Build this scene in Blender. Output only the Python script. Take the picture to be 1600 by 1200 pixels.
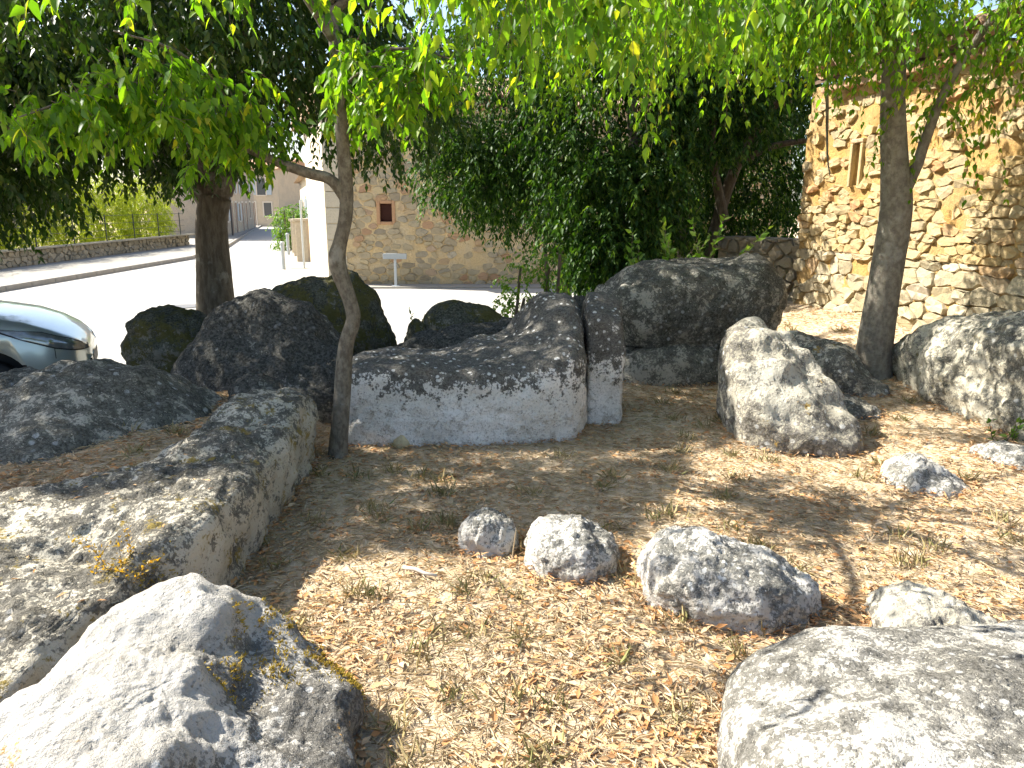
import bpy, bmesh, math, random
import numpy as np
from mathutils import Vector, Matrix
from mathutils.bvhtree import BVHTree
for o in list(bpy.data.objects): bpy.data.objects.remove(o)
scene = bpy.context.scene
COL = scene.collection
random.seed(7); RNG = np.random.default_rng(11)
R = math.radians
# ------------------------------------------------------------------ camera, sky, sun, exposure
cam_d = bpy.data.cameras.new('camera'); cam = bpy.data.objects.new('camera', cam_d); COL.objects.link(cam)
cam.location = (0, 0, 1.65); cam.rotation_euler = (R(90 - 13.35), 0, 0)
cam_d.sensor_width = 36; cam_d.lens = 26.55; cam_d.clip_start = 0.05; cam_d.clip_end = 2000
scene.camera = cam
SUN_AZ, SUN_EL = R(-73), R(44)          # azimuth clockwise from +Y
TOSUN = Vector((math.sin(SUN_AZ) * math.cos(SUN_EL), math.cos(SUN_AZ) * math.cos(SUN_EL), math.sin(SUN_EL)))
world = bpy.data.worlds.new('World'); scene.world = world; world.use_nodes = True
wn = world.node_tree; bg = wn.nodes['Background']
sky = wn.nodes.new('ShaderNodeTexSky'); sky.sky_type = 'NISHITA'; sky.sun_disc = False
sky.sun_elevation = SUN_EL; sky.sun_rotation = SUN_AZ; sky.altitude = 200; sky.air_density = 1.0; sky.dust_density = 2.0; sky.ozone_density = 1.0
wn.links.new(sky.outputs[0], bg.inputs[0]); bg.inputs[1].default_value = 0.105
sun_d = bpy.data.lights.new('sun', 'SUN'); sun_d.energy = 5.0; sun_d.angle = R(0.5); sun_d.color = (1.0, 0.95, 0.86)
sun = bpy.data.objects.new('sun', sun_d); COL.objects.link(sun); sun.location = (-20, 10, 30)
sun.rotation_euler = (-TOSUN).to_track_quat('-Z', 'Y').to_euler()
scene.view_settings.view_transform = 'Standard'; scene.view_settings.look = 'None'
scene.view_settings.gamma = 1; scene.view_settings.use_curve_mapping = False
scene.view_settings.exposure = 1.55
scene.cycles.max_bounces = 6; scene.cycles.diffuse_bounces = 4; scene.cycles.glossy_bounces = 2; scene.cycles.transmission_bounces = 4; scene.cycles.transparent_max_bounces = 4
scene.cycles.use_adaptive_sampling = True; scene.cycles.adaptive_threshold = .025

# ------------------------------------------------------------------ numpy noise
_perm = np.random.default_rng(5).permutation(256)
_perm = np.concatenate([_perm, _perm, _perm])
_grad = np.random.default_rng(6).normal(size=(256, 3)); _grad /= np.linalg.norm(_grad, axis=1, keepdims=True)
def pnoise(P):
    P = np.asarray(P, float); I = np.floor(P).astype(int); F = P - I; I &= 255
    U = F * F * F * (F * (F * 6 - 15) + 10); out = 0
    for dx in (0, 1):
        for dy in (0, 1):
            for dz in (0, 1):
                h = _perm[_perm[_perm[I[:, 0] + dx] + I[:, 1] + dy] + I[:, 2] + dz]
                g = _grad[h]; d = F - np.array([dx, dy, dz])
                w = (U[:, 0] if dx else 1 - U[:, 0]) * (U[:, 1] if dy else 1 - U[:, 1]) * (U[:, 2] if dz else 1 - U[:, 2])
                out = out + w * (g * d).sum(1)
    return out
def fbm(P, octv=4, gain=.5, lac=2.03):
    P = np.asarray(P, float); a = 1; s = 0
    for k in range(octv):
        s = s + a * pnoise(P + 17.3 * k); a *= gain; P = P * lac
    return s
def sstep(a, b, x):
    t = np.clip((np.asarray(x, float) - a) / (b - a), 0, 1); return t * t * (3 - 2 * t)

# ------------------------------------------------------------------ object helpers
def tag(o, label=None, cat=None, group=None, kind=None):
    if label: o['label'] = label
    if cat: o['category'] = cat
    if group: o['group'] = group
    if kind: o['kind'] = kind
    return o
def link(o, parent=None):
    COL.objects.link(o)
    if parent is not None: o.parent = parent
    return o
def empty(name, loc=(0, 0, 0), rz=0, parent=None):
    o = bpy.data.objects.new(name, None); o.location = loc; o.rotation_euler = (0, 0, rz); o.empty_display_size = .2
    return link(o, parent)
def np_mesh(name, V, F, smooth=False):
    V = np.ascontiguousarray(V, dtype=np.float32); F = np.ascontiguousarray(F, dtype=np.int32)
    k = F.shape[1]; me = bpy.data.meshes.new(name)
    me.vertices.add(len(V)); me.vertices.foreach_set('co', V.ravel())
    me.loops.add(F.size); me.loops.foreach_set('vertex_index', F.ravel())
    me.polygons.add(len(F)); me.polygons.foreach_set('loop_start', np.arange(0, F.size, k, dtype=np.int32))
    me.polygons.foreach_set('loop_total', np.full(len(F), k, np.int32))
    if smooth: me.polygons.foreach_set('use_smooth', np.ones(len(F), bool))
    me.update(calc_edges=True); return me
def mesh_obj(name, me, mat=None, parent=None, loc=(0, 0, 0)):
    o = bpy.data.objects.new(name, me); o.location = loc
    if mat is not None and not me.materials: me.materials.append(mat)
    return link(o, parent)
def pymesh(name, V, F, mat=None, parent=None, loc=(0, 0, 0), smooth=False):
    me = bpy.data.meshes.new(name); me.from_pydata([tuple(map(float, v)) for v in V], [], F)
    if smooth:
        for p in me.polygons: p.use_smooth = True
    me.update(); return mesh_obj(name, me, mat, parent, loc)
class MB:
    """collects boxes / tubes / sheets for one mesh"""
    def __init__(s): s.V = []; s.F = []
    def add(s, V, F):
        n = len(s.V); s.V += [tuple(v) for v in V]; s.F += [tuple(i + n for i in f) for f in F]; return s
    def box(s, a, b, M=None):
        x0, y0, z0 = a; x1, y1, z1 = b
        V = [(x0, y0, z0), (x1, y0, z0), (x1, y1, z0), (x0, y1, z0), (x0, y0, z1), (x1, y0, z1), (x1, y1, z1), (x0, y1, z1)]
        if M is not None: V = [tuple(M @ Vector(v)) for v in V]
        return s.add(V, [(3, 2, 1, 0), (4, 5, 6, 7), (0, 1, 5, 4), (1, 2, 6, 5), (2, 3, 7, 6), (3, 0, 4, 7)])
    def bbox(s, a, b, c=.01, M=None):
        """box with chamfered edges"""
        bm = bmesh.new(); bmesh.ops.create_cube(bm, size=1)
        for v in bm.verts: v.co = Vector([(a[i] + b[i]) / 2 + v.co[i] * (b[i] - a[i]) for i in range(3)])
        bmesh.ops.bevel(bm, geom=list(bm.edges), offset=c, segments=2, affect='EDGES', profile=.5)
        if M is not None: bm.transform(M)
        bm.verts.ensure_lookup_table(); bm.verts.index_update()
        s.add([tuple(v.co) for v in bm.verts], [tuple(v.index for v in f.verts) for f in bm.faces]); bm.free(); return s
    def tube(s, pts, rad, n=8, cap=True):
        pts = [Vector(p) for p in pts]
        if not hasattr(rad, '__len__'): rad = [rad] * len(pts)
        up = Vector((0.31, 0.17, 0.93)); V = []; F = []
        for i, p in enumerate(pts):
            t = (pts[min(i + 1, len(pts) - 1)] - pts[max(i - 1, 0)]).normalized()
            a = t.cross(up if abs(t.dot(up)) < .95 else Vector((1, 0, 0))).normalized(); b = t.cross(a)
            if i and a.dot(pa) < 0: a = -a; b = -b
            pa = a
            for k in range(n):
                w = 2 * math.pi * k / n; V.append(p + (a * math.cos(w) + b * math.sin(w)) * rad[i])
        for i in range(len(pts) - 1):
            for k in range(n): F.append((i * n + k, i * n + (k + 1) % n, (i + 1) * n + (k + 1) % n, (i + 1) * n + k))
        if cap: F += [tuple(range(n))[::-1], tuple(range((len(pts) - 1) * n, len(pts) * n))]
        return s.add(V, F)
    def build(s, name, mat, parent=None, loc=(0, 0, 0), smooth=False):
        l = Vector(loc); o = pymesh(name, [Vector(v) - l for v in s.V] if loc != (0, 0, 0) else s.V, s.F, mat, parent, loc, smooth); return o

# ------------------------------------------------------------------ materials
class NT:
    def __init__(s, name):
        s.m = bpy.data.materials.new(name); s.m.use_nodes = True; s.t = s.m.node_tree; s.n = s.t.nodes; s.b = s.n['Principled BSDF']; s.out = s.n['Material Output']
    def new(s, typ, **kw):
        n = s.n.new(typ)
        for k, v in kw.items():
            if k.startswith('i_'):
                key = k[2:]; n.inputs[int(key) if key.isdigit() else key].default_value = v
            else: setattr(n, k, v)
        return n
    def lk(s, a, b): s.t.links.new(a, b)
    def val(s, x, sock):
        if hasattr(x, 'is_linked') or hasattr(x, 'links'): s.lk(x, sock)
        else: sock.default_value = x
    def math(s, op, a, b=0., c=None, clamp=False):
        n = s.new('ShaderNodeMath', operation=op, use_clamp=clamp); s.val(a, n.inputs[0]); s.val(b, n.inputs[1])
        if c is not None: s.val(c, n.inputs[2])
        return n.outputs[0]
    def mix(s, f, a, b, blend='MIX'):
        n = s.new('ShaderNodeMix', data_type='RGBA', blend_type=blend); s.val(f, n.inputs[0])
        for x, k in ((a, 6), (b, 7)):
            if isinstance(x, tuple): n.inputs[k].default_value = (*x[:3], 1)
            else: s.lk(x, n.inputs[k])
        return n.outputs[2]
    def noise(s, co, scale, detail=4, rough=.55, dist=0.):
        n = s.new('ShaderNodeTexNoise'); n.inputs['Scale'].default_value = scale; n.inputs['Detail'].default_value = detail
        n.inputs['Roughness'].default_value = rough; n.inputs['Distortion'].default_value = dist; s.lk(co, n.inputs['Vector']); return n.outputs[0]
    def voro(s, co, scale, feature='F1', rnd=1.):
        n = s.new('ShaderNodeTexVoronoi', feature=feature); n.inputs['Scale'].default_value = scale; n.inputs['Randomness'].default_value = rnd; s.lk(co, n.inputs['Vector']); return n
    def ramp(s, f, stops, interp='LINEAR'):
        n = s.new('ShaderNodeValToRGB'); n.color_ramp.interpolation = interp; e = n.color_ramp.elements
        while len(e) < len(stops): e.new(.5)
        for i, (p, c) in enumerate(stops): e[i].position = p; e[i].color = (*c, 1) if len(c) == 3 else c
        s.lk(f, n.inputs[0]); return n.outputs[0]
    def step(s, x, a, b):
        n = s.new('ShaderNodeMapRange', interpolation_type='SMOOTHSTEP'); s.val(x, n.inputs[0]); n.inputs[1].default_value = a; n.inputs[2].default_value = b; return n.outputs[0]
    def objco(s): return s.new('ShaderNodeTexCoord').outputs['Object']
    def pos(s): return s.new('ShaderNodeNewGeometry').outputs['Position']
    def rand(s):
        a = s.new('ShaderNodeObjectInfo').outputs['Random']; b = s.new('ShaderNodeNewGeometry').outputs['Random Per Island']
        return s.math('FRACT', s.math('ADD', a, b))
    def island(s): return s.new('ShaderNodeNewGeometry').outputs['Random Per Island']
    def bump(s, h, strength=.5, dist=.02, normal=None):
        n = s.new('ShaderNodeBump'); n.inputs['Strength'].default_value = strength; n.inputs['Distance'].default_value = dist; s.lk(h, n.inputs['Height'])
        if normal is not None: s.lk(normal, n.inputs['Normal'])
        return n.outputs[0]
    def fin(s, col, rough=.9, normal=None, spec=.25, metal=0.):
        if isinstance(col, tuple): s.b.inputs['Base Color'].default_value = (*col[:3], 1)
        else: s.lk(col, s.b.inputs['Base Color'])
        s.val(rough, s.b.inputs['Roughness']); s.b.inputs['Specular IOR Level'].default_value = spec; s.b.inputs['Metallic'].default_value = metal
        if normal is not None: s.lk(normal, s.b.inputs['Normal'])
        return s.m

def rock_mat(name, light=(.52, .49, .43), mid=(.34, .31, .26), dark=(.045, .043, .038), cover=.5, zline=None, zgain=0., up=.12, moss=0., mosscol=(.22, .17, .03), white=.5, spots=.4, scale=1., mott=.45):
    """weathered limestone: pale stone, black crust lichen (cover), white lichen blotches, a little moss"""
    t = NT(name); co = t.objco(); geo = t.new('ShaderNodeNewGeometry')
    rnd = t.new('ShaderNodeObjectInfo').outputs['Random']
    v = t.new('ShaderNodeVectorMath', operation='ADD'); t.lk(co, v.inputs[0]); c3 = t.new('ShaderNodeCombineXYZ'); t.lk(t.math('MULTIPLY', rnd, 37.), c3.inputs[0]); t.lk(c3.outputs[0], v.inputs[1]); P = v.outputs[0]
    n1 = t.noise(P, 2.2 * scale, 6, .6); n2 = t.noise(P, 9 * scale, 7, .72); n3 = t.noise(P, 45 * scale, 4, .7); n4 = t.noise(P, 150 * scale, 2, .6)
    base = t.mix(t.step(n1, .35, .65), light, mid)
    base = t.mix(t.math('MULTIPLY', t.step(n3, .5, .7), mott), base, (.24, .22, .19))
    if mott > .5: base = t.mix(t.math('MULTIPLY', t.step(n2, .52, .60), mott * .7), base, (.30, .26, .20))
    # white blotches
    vw = t.voro(P, 13 * scale); wm = t.math('MULTIPLY', t.step(t.math('ADD', vw.outputs['Distance'], t.math('MULTIPLY', n3, .5)), .52, .40), t.step(n1, .62 - .3 * white, .75 - .3 * white))
    # black crust
    m = t.math('ADD', t.math('MULTIPLY', n2, .65), t.math('MULTIPLY', n1, .35))
    m = t.math('ADD', m, t.math('MULTIPLY', t.math('SUBTRACT', n3, .5), .55))
    sep = t.new('ShaderNodeSeparateXYZ'); t.lk(geo.outputs['Normal'], sep.inputs[0])
    m = t.math('ADD', m, t.math('MULTIPLY', sep.outputs[2], up))
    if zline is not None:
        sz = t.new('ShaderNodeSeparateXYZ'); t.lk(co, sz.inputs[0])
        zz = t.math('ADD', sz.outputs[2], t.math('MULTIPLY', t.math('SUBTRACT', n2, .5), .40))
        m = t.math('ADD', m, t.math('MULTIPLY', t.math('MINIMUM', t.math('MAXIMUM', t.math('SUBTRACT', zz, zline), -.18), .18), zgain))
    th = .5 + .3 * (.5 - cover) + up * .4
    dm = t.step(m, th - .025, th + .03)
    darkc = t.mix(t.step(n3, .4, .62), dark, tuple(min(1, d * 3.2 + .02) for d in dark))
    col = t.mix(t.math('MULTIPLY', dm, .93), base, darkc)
    col = t.mix(t.math('MULTIPLY', wm, white), col, (.60, .60, .57))
    sp = t.voro(P, 34 * scale); col = t.mix(t.math('MULTIPLY', t.math('MULTIPLY', t.step(sp.outputs['Distance'], .22, .14), t.step(n2, .5, .6)), spots), col, (.03, .028, .025))
    if moss > 0:
        mm = t.step(t.math('ADD', t.noise(P, 5 * scale, 6, .65), t.math('MULTIPLY', t.math('SUBTRACT', n3, .5), .4)), .66 - .25 * moss, .74 - .25 * moss)
        col = t.mix(t.math('MULTIPLY', mm, .85), col, t.mix(n3, mosscol, tuple(c * 2.0 for c in mosscol)))
    h = t.math('ADD', t.math('ADD', t.math('MULTIPLY', n2, .9), t.math('MULTIPLY', n3, .45)), t.math('MULTIPLY', n4, .18))
    pit = t.voro(P, 22 * scale); h = t.math('SUBTRACT', h, t.math('MULTIPLY', t.step(pit.outputs['Distance'], .3, .05), .25))
    return t.fin(col, .93, t.bump(h, .75, .035), .15)

def bark_mat(name, a, b, scale=1., stretch=.25):
    t = NT(name); co = t.objco(); mp = t.new('ShaderNodeMapping'); mp.inputs['Scale'].default_value = (1, 1, stretch); t.lk(co, mp.inputs[0]); P = mp.outputs[0]
    n = t.noise(P, 22 * scale, 8, .65); n2 = t.noise(co, 5 * scale, 5, .6); n3 = t.noise(co, 60 * scale, 4, .6)
    col = t.mix(t.step(n, .38, .62), a, b); col = t.mix(t.math('MULTIPLY', t.step(n2, .55, .68), .55), col, (.30, .29, .25)); col = t.mix(t.math('MULTIPLY', t.step(n3, .58, .7), .4), col, tuple(c * .4 for c in a))
    return t.fin(col, .9, t.bump(t.math('ADD', n, t.math('MULTIPLY', n3, .4)), .6, .012), .2)

def leaf_mat(name, stops, trans=.45, tint=(1.25, 1.25, .35), rough=.42, spec=.35):
    t = NT(name); r = t.rand(); col = t.ramp(r, stops)
    uv = t.noise(t.pos(), 60, 2, .5); col = t.mix(t.math('MULTIPLY', uv, .3), col, tuple(c * .6 for c in stops[0][1]))
    t.fin(col, rough, None, spec)
    tr = t.new('ShaderNodeBsdfTranslucent'); tc = t.mix(1., col, tint, 'MULTIPLY'); t.lk(tc, tr.inputs[0])
    mx = t.new('ShaderNodeMixShader'); mx.inputs[0].default_value = trans; t.lk(t.b.outputs[0], mx.inputs[1]); t.lk(tr.outputs[0], mx.inputs[2]); t.lk(mx.outputs[0], t.out.inputs[0])
    return t.m
def plain(name, col, rough=.6, spec=.3, metal=0., var=.15, sc=12):
    t = NT(name); n = t.noise(t.objco(), sc, 6, .6); c = t.mix(n, tuple(x * (1 - var) for x in col), tuple(min(1, x * (1 + var)) for x in col))
    return t.fin(c, rough, None, spec, metal)

# ------------------------------------------------------------------ terrain
YB_X = [-200, -8, -5, -4.0, -3.2, -2.2, 0, 1.0, 2.2, 3.6, 5, 200]; YB_Y = [3.6, 3.8, 5.1, 5.75, 7.1, 8.2, 8.7, 9.4, 12, 16.5, 17.5, 17.5]
def terrain(x, y):
    x = np.asarray(x, float); y = np.asarray(y, float)
    s = y - np.interp(x, YB_X, YB_Y)
    up = .36 * sstep(1.9, 4.2, x) * sstep(5.2, 8.6, y) + .06 * sstep(1.6, 4, x)
    mound = .33 * sstep(-1.42, -1.62, x) * sstep(2.9, 3.5, y) * sstep(5.9, 5.2, y) * sstep(-4.6, -3.6, x) + .12 * sstep(-1.2, -1.9, x) * sstep(3.2, 2.2, y)
    k = 1 - sstep(-.35, .4, s)
    return (up + mound) * k - .365 * (1 - k)
def tz(x, y): return float(terrain([x], [y])[0])
def axis(a, b, st, far): 
    fine = np.arange(a, b + 1e-6, st); ext = []; d = st
    p = b
    while p < far: d *= 1.35; p += d; ext.append(p)
    neg = []; d = st; p = a
    while p > -far: d *= 1.35; p -= d; neg.append(p)
    return np.array(neg[::-1] + list(fine) + ext)
gx = axis(-5.5, 6.5, .07, 400); gy = axis(.6, 12.5, .07, 400)
X, Yg = np.meshgrid(gx, gy); xf, yf = X.ravel(), Yg.ravel()
zf = terrain(xf, yf); near = (np.abs(xf) < 8) & (yf > 0) & (yf < 14) & (zf > -.3)
zf = zf + np.where(near, .022 * fbm(np.c_[xf * 1.3, yf * 1.3, 0 * xf], 3) + .012 * fbm(np.c_[xf * 9, yf * 9, 0 * xf + 3], 2), 0)
nx, ny = len(gx), len(gy); ii = (np.arange(ny - 1)[:, None] * nx + np.arange(nx - 1)[None]).ravel()
t = NT('dry_ground'); P = t.pos()
n1 = t.noise(P, 1.1, 5, .6); n2 = t.noise(P, 14, 8, .7); n3 = t.noise(P, 70, 5, .7)
c = t.mix(t.step(n1, .38, .62), (.58, .45, .30), (.46, .34, .21)); c = t.mix(t.math('MULTIPLY', t.step(n2, .42, .62), .6), c, (.64, .54, .40)); c = t.mix(t.math('MULTIPLY', t.step(n3, .56, .70), .5), c, (.18, .13, .08))
M_ground = t.fin(c, .95, t.bump(t.math('ADD', n2, t.math('MULTIPLY', n3, .5)), .8, .03), .1)
ground = mesh_obj('ground', np_mesh('ground', np.c_[xf, yf, zf], np.c_[ii, ii + 1, ii + nx + 1, ii + nx], True), M_ground); tag(ground, kind='structure')

# road, pavements, kerbs
t = NT('pale_asphalt'); P = t.pos(); n1 = t.noise(P, .35, 5, .6); n2 = t.noise(P, 90, 4, .7); n3 = t.noise(P, 2.5, 6, .65)
c = t.mix(n1, (.36, .345, .31), (.44, .42, .375)); c = t.mix(t.math('MULTIPLY', t.step(n3, .55, .68), .3), c, (.30, .29, .26)); c = t.mix(t.math('MULTIPLY', n2, .25), c, (.18, .175, .16))
M_road = t.fin(c, .85, t.bump(n2, .3, .006), .25)
t = NT('pavement_concrete'); P = t.pos(); n1 = t.noise(P, 1.2, 6, .6); n2 = t.noise(P, 60, 4, .7)
c = t.mix(n1, (.30, .28, .24), (.38, .35, .30)); c = t.mix(t.math('MULTIPLY', n2, .3), c, (.16, .15, .13)); M_pave = t.fin(c, .9, t.bump(n2, .3, .005), .2)
M_kerb = plain('kerb_stone', (.30, .28, .25), .9, .2, 0, .3, 6)
def prism(name, poly, z0, z1, mat, **kw):
    n = len(poly); V = [(x, y, z0) for x, y in poly] + [(x, y, z1) for x, y in poly]
    F = [tuple(range(n))[::-1], tuple(range(n, 2 * n))] + [(i, (i + 1) % n, n + (i + 1) % n, n + i) for i in range(n)]
    return pymesh(name, V, F, mat, **kw)
def ccw(p):
    a = sum(p[i][0] * p[(i + 1) % len(p)][1] - p[(i + 1) % len(p)][0] * p[i][1] for i in range(len(p))); return p if a > 0 else p[::-1]
tag(prism('road', ccw([(-12.1, 4.6), (-12.1, 29.5), (-13.2, 35), (-20.0, 59), (-31, 100), (-60, 190), (-54, 190), (-26, 100), (-17.4, 62), (-6.4, 25.7), (-4.9, 19.0), (7.5, 19.0), (7.5, 4.6)]), -.5, -.35, M_road), kind='structure')
tag(prism('pavement_far', ccw([(-12.25, -2), (-12.25, 29.5), (-13.35, 35), (-20.15, 59), (-31.2, 100), (-36, 100), (-25, 59), (-17.2, 35), (-15.6, 29), (-15.6, -2)]), -.5, -.235, M_pave), kind='structure')
tag(prism('pavement_near', ccw([(-5.6, 18.55), (7.5, 18.55), (7.5, 19.3), (-4.6, 19.3), (-6.6, 25.7), (-17.0, 61), (-17.7, 61), (-7.4, 25.7)]), -.5, -.31, M_pave), kind='structure')
kpts = [(-12.1, -2), (-12.1, 8), (-12.1, 29.5), (-13.2, 35), (-20.0, 59), (-31, 100)]
kerb = empty('kerb', (-12.1, 20, -.35)); tag(kerb, kind='structure')
cm = MB().bbox((-.075, 0, -.14), (.075, .985, .13), .015); kme = None
for (a, b) in zip(kpts[1:-1], kpts[2:]):
    a, b = Vector((*a, 0)), Vector((*b, 0)); L = (b - a).length; d = (b - a).normalized(); ang = math.atan2(-d.x, d.y); k = 0
    while k < min(L - .5, 40):
        p = a + d * k
        if kme is None: o = cm.build('kerbstone', M_kerb, kerb); kme = o.data
        else: o = mesh_obj('kerbstone', kme, None, kerb)
        o.location = (p.x + 12.1, p.y - 20, .003); o.rotation_euler.z = ang; k += 1.0
# manhole cover on the road
mh = empty('manhole_cover', (-6.65, 15.2, -.346)); tag(mh, 'round iron manhole cover lying in the pale road', 'manhole cover')
M_iron = plain('cast_iron', (.16, .155, .15), .6, .4, .3)
ring = MB(); N = 28
for (r0, r1, z) in ((0.30, .36, .010),):
    ring.add([(r * math.cos(2 * math.pi * k / N), r * math.sin(2 * math.pi * k / N), z) for r in (r0, r1) for k in range(N)], [(k, N + k, N + (k + 1) % N, (k + 1) % N) for k in range(N)])
ring.build('rim', M_iron, mh)
MB().tube([(0, 0, -.02), (0, 0, .006)], .295, 28).build('lid', M_iron, mh)

# ------------------------------------------------------------------ boulders
def chaikin(p, it=2, q=.25):
    p = np.array(p, float)
    for _ in range(it):
        n = np.roll(p, -1, 0); p = np.stack([p * (1 - q) + n * q, p * q + n * (1 - q)], 1).reshape(-1, p.shape[1])
    return p
def resample(p, n):
    q = np.vstack([p, p[:1]]); d = np.r_[0, np.cumsum(np.linalg.norm(np.diff(q, axis=0), axis=1))]
    s = np.linspace(0, d[-1], n, endpoint=False); return np.stack([np.interp(s, d, q[:, k]) for k in range(p.shape[1])], 1)
def rock_mesh(name, foot, tops, n=3., zb=None, cen=None, amp=.05, fr=2.2, cut=.06, nT=110, nS=46, seed=0, round_=2, strata=0.):
    foot = ccw([tuple(q) for q in foot]); b = resample(chaikin(foot, round_), nT); c = np.array(cen if cen else b.mean(0)); tops = np.array(tops, float)
    if zb is None: zb = float(terrain(b[:, 0], b[:, 1]).min()) - .10
    Rm = np.linalg.norm(b - c, axis=1).mean(); Hm = max(.05, tops[:, 2].mean() - zb); k = 2. / n
    ph = np.linspace(0, math.pi / 2, 400); g = np.sin(ph) ** k; v = np.cos(ph) ** k; v[-1] = 0
    L = np.r_[0, np.cumsum(np.hypot(np.diff(g) * Rm, np.diff(v) * Hm))]; s = np.linspace(0, L[-1], nS + 1)[1:]
    g = np.interp(s, L, g); v = np.interp(s, L, v)
    rad = g * (1 - cut * (1 - v) ** 2)
    XY = c[None, None] + (b - c)[None] * rad[:, None, None]                      # nS,nT,2
    def H(xy):
        d = ((xy[:, None, :] - tops[None, :, :2]) ** 2).sum(2) + .004; w = d ** -1.6; return (w * tops[:, 2]).sum(1) / w.sum(1)
    h = H(XY.reshape(-1, 2)).reshape(nS, nT); Z = zb + (h - zb) * v[:, None]
    G = np.concatenate([XY, Z[..., None]], 2); top = np.array([c[0], c[1], float(H(c[None])[0])])
    dT = np.roll(G, -1, 1) - np.roll(G, 1, 1); Gp = np.concatenate([np.broadcast_to(top, (1, nT, 3)), G], 0); dS = np.concatenate([Gp[2:] - Gp[:-2], (Gp[-1:] - Gp[-2:-1])], 0)
    N = np.cross(dS, dT); N /= np.linalg.norm(N, axis=2, keepdims=True) + 1e-9
    P = G.reshape(-1, 3); Nf = N.reshape(-1, 3); sd = np.array([seed * 7.1, seed * 3.3, seed * 1.7])
    a = fbm(P * fr + sd, 4, .5) * amp * 1.2
    rg = 1 - np.abs(fbm(P * fr * 1.7 + sd + 40, 3)) * 2.2; a += np.clip(rg, -1, 1) * amp * .25
    q = fbm(P * fr * 1.3 + sd + 9, 3) * 3.2; fl = np.floor(q); a += ((fl + sstep(.35, .65, q - fl)) / 3.2) * amp * .55
    a += fbm(P * fr * 5 + sd, 4, .62) * amp * .34
    if strata: a += strata * np.sin(P[:, 2] * 26 + 3 * fbm(P * 2 + sd, 2)) * (1 - np.abs(Nf[:, 2]))
    P = P + Nf * a[:, None]; top[2] += .2 * amp * float(fbm((top * fr + sd)[None], 3)[0])
    V = np.vstack([P, top[None]]); tI = len(P); F = []
    i = np.arange(nT); j = (i + 1) % nT
    quads = np.concatenate([np.stack([r * nT + i, (r + 1) * nT + i, (r + 1) * nT + j, r * nT + j], 1) for r in range(nS - 1)])
    tris = np.stack([np.full(nT, tI), i, j], 1)
    org = np.array([c[0], c[1], zb + .0]); me = bpy.data.meshes.new(name)
    V = V - org
    me.from_pydata(V.tolist(), [], quads.tolist() + tris.tolist())
    me.polygons.foreach_set('use_smooth', np.ones(len(me.polygons), bool)); me.update()
    return me, tuple(org)
FOOTS = []
def rock(name, label, mat, foot, tops, cat='boulder', group=None, **kw):
    FOOTS.append(np.array(ccw([tuple(q) for q in foot]), float))
    me, org = rock_mesh(name, foot, tops, **kw); o = mesh_obj(name, me, mat, None, org); tag(o, label, cat, group); return o
RM_sun = rock_mat('limestone_pale', (.44, .42, .37), (.33, .31, .26), (.05, .047, .04), cover=.54, up=0., white=.6, spots=.6, scale=1.5)
RM_front = rock_mat('limestone_pale_black_flank', (.42, .40, .36), (.33, .31, .27), (.045, .042, .036), cover=.52, up=-.1, zline=.37, zgain=-.9, white=.6, spots=.5, moss=.12, mosscol=(.25, .13, .02), scale=1.4)  # low flank darkened: black lichen, with the flank's shade put into the colour
RM_ledge = rock_mat('limestone_ledge', (.50, .46, .37), (.36, .32, .24), (.04, .037, .03), cover=.47, up=.1, white=.45, moss=.34, mosscol=(.15, .11, .025), scale=1.3)
RM_dark = rock_mat('limestone_dark_lichen', (.26, .245, .21), (.13, .125, .105), (.024, .023, .019), cover=.78, up=.12, white=.35, spots=.5)
RM_dome = rock_mat('limestone_grey_dome', (.40, .37, .30), (.25, .23, .18), (.04, .038, .03), cover=.58, up=.06, white=.5, spots=.4)
RM_wedge = rock_mat('limestone_wedge', (.46, .43, .35), (.33, .30, .23), (.055, .05, .042), cover=.45, up=-.05, white=.6, moss=.08, mosscol=(.2, .13, .03), spots=.3)
RM_moss = rock_mat('limestone_mossy', (.2, .19, .15), (.11, .10, .075), (.03, .03, .02), cover=.75, up=.1, white=.2, moss=.7, mosscol=(.055, .05, .012))
RM_bench = rock_mat('limestone_whitewashed_lichen', (.74, .71, .66), (.60, .57, .51), (.035, .033, .028), cover=.47, up=.1, zline=.50, zgain=.9, white=.9, spots=.9, scale=1.4, mott=.8)
RM_perch = rock_mat('limestone_perched', (.38, .355, .29), (.22, .205, .165), (.03, .029, .023), cover=.68, up=.05, white=.4, spots=.5)
RM_dapple = rock_mat('limestone_grey', (.52, .48, .39), (.36, .33, .26), (.045, .043, .036), cover=.52, up=.05, white=.55, moss=.12, mosscol=(.2, .13, .03))
RM_row = rock_mat('limestone_speckled', (.58, .55, .49), (.42, .39, .33), (.06, .058, .05), cover=.45, up=.05, white=.7, spots=.5, scale=1.5)
RM_right = rock_mat('limestone_right', (.50, .46, .36), (.36, .33, .25), (.05, .047, .038), cover=.48, up=.02, white=.45, moss=.15, mosscol=(.16, .13, .04))

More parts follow.
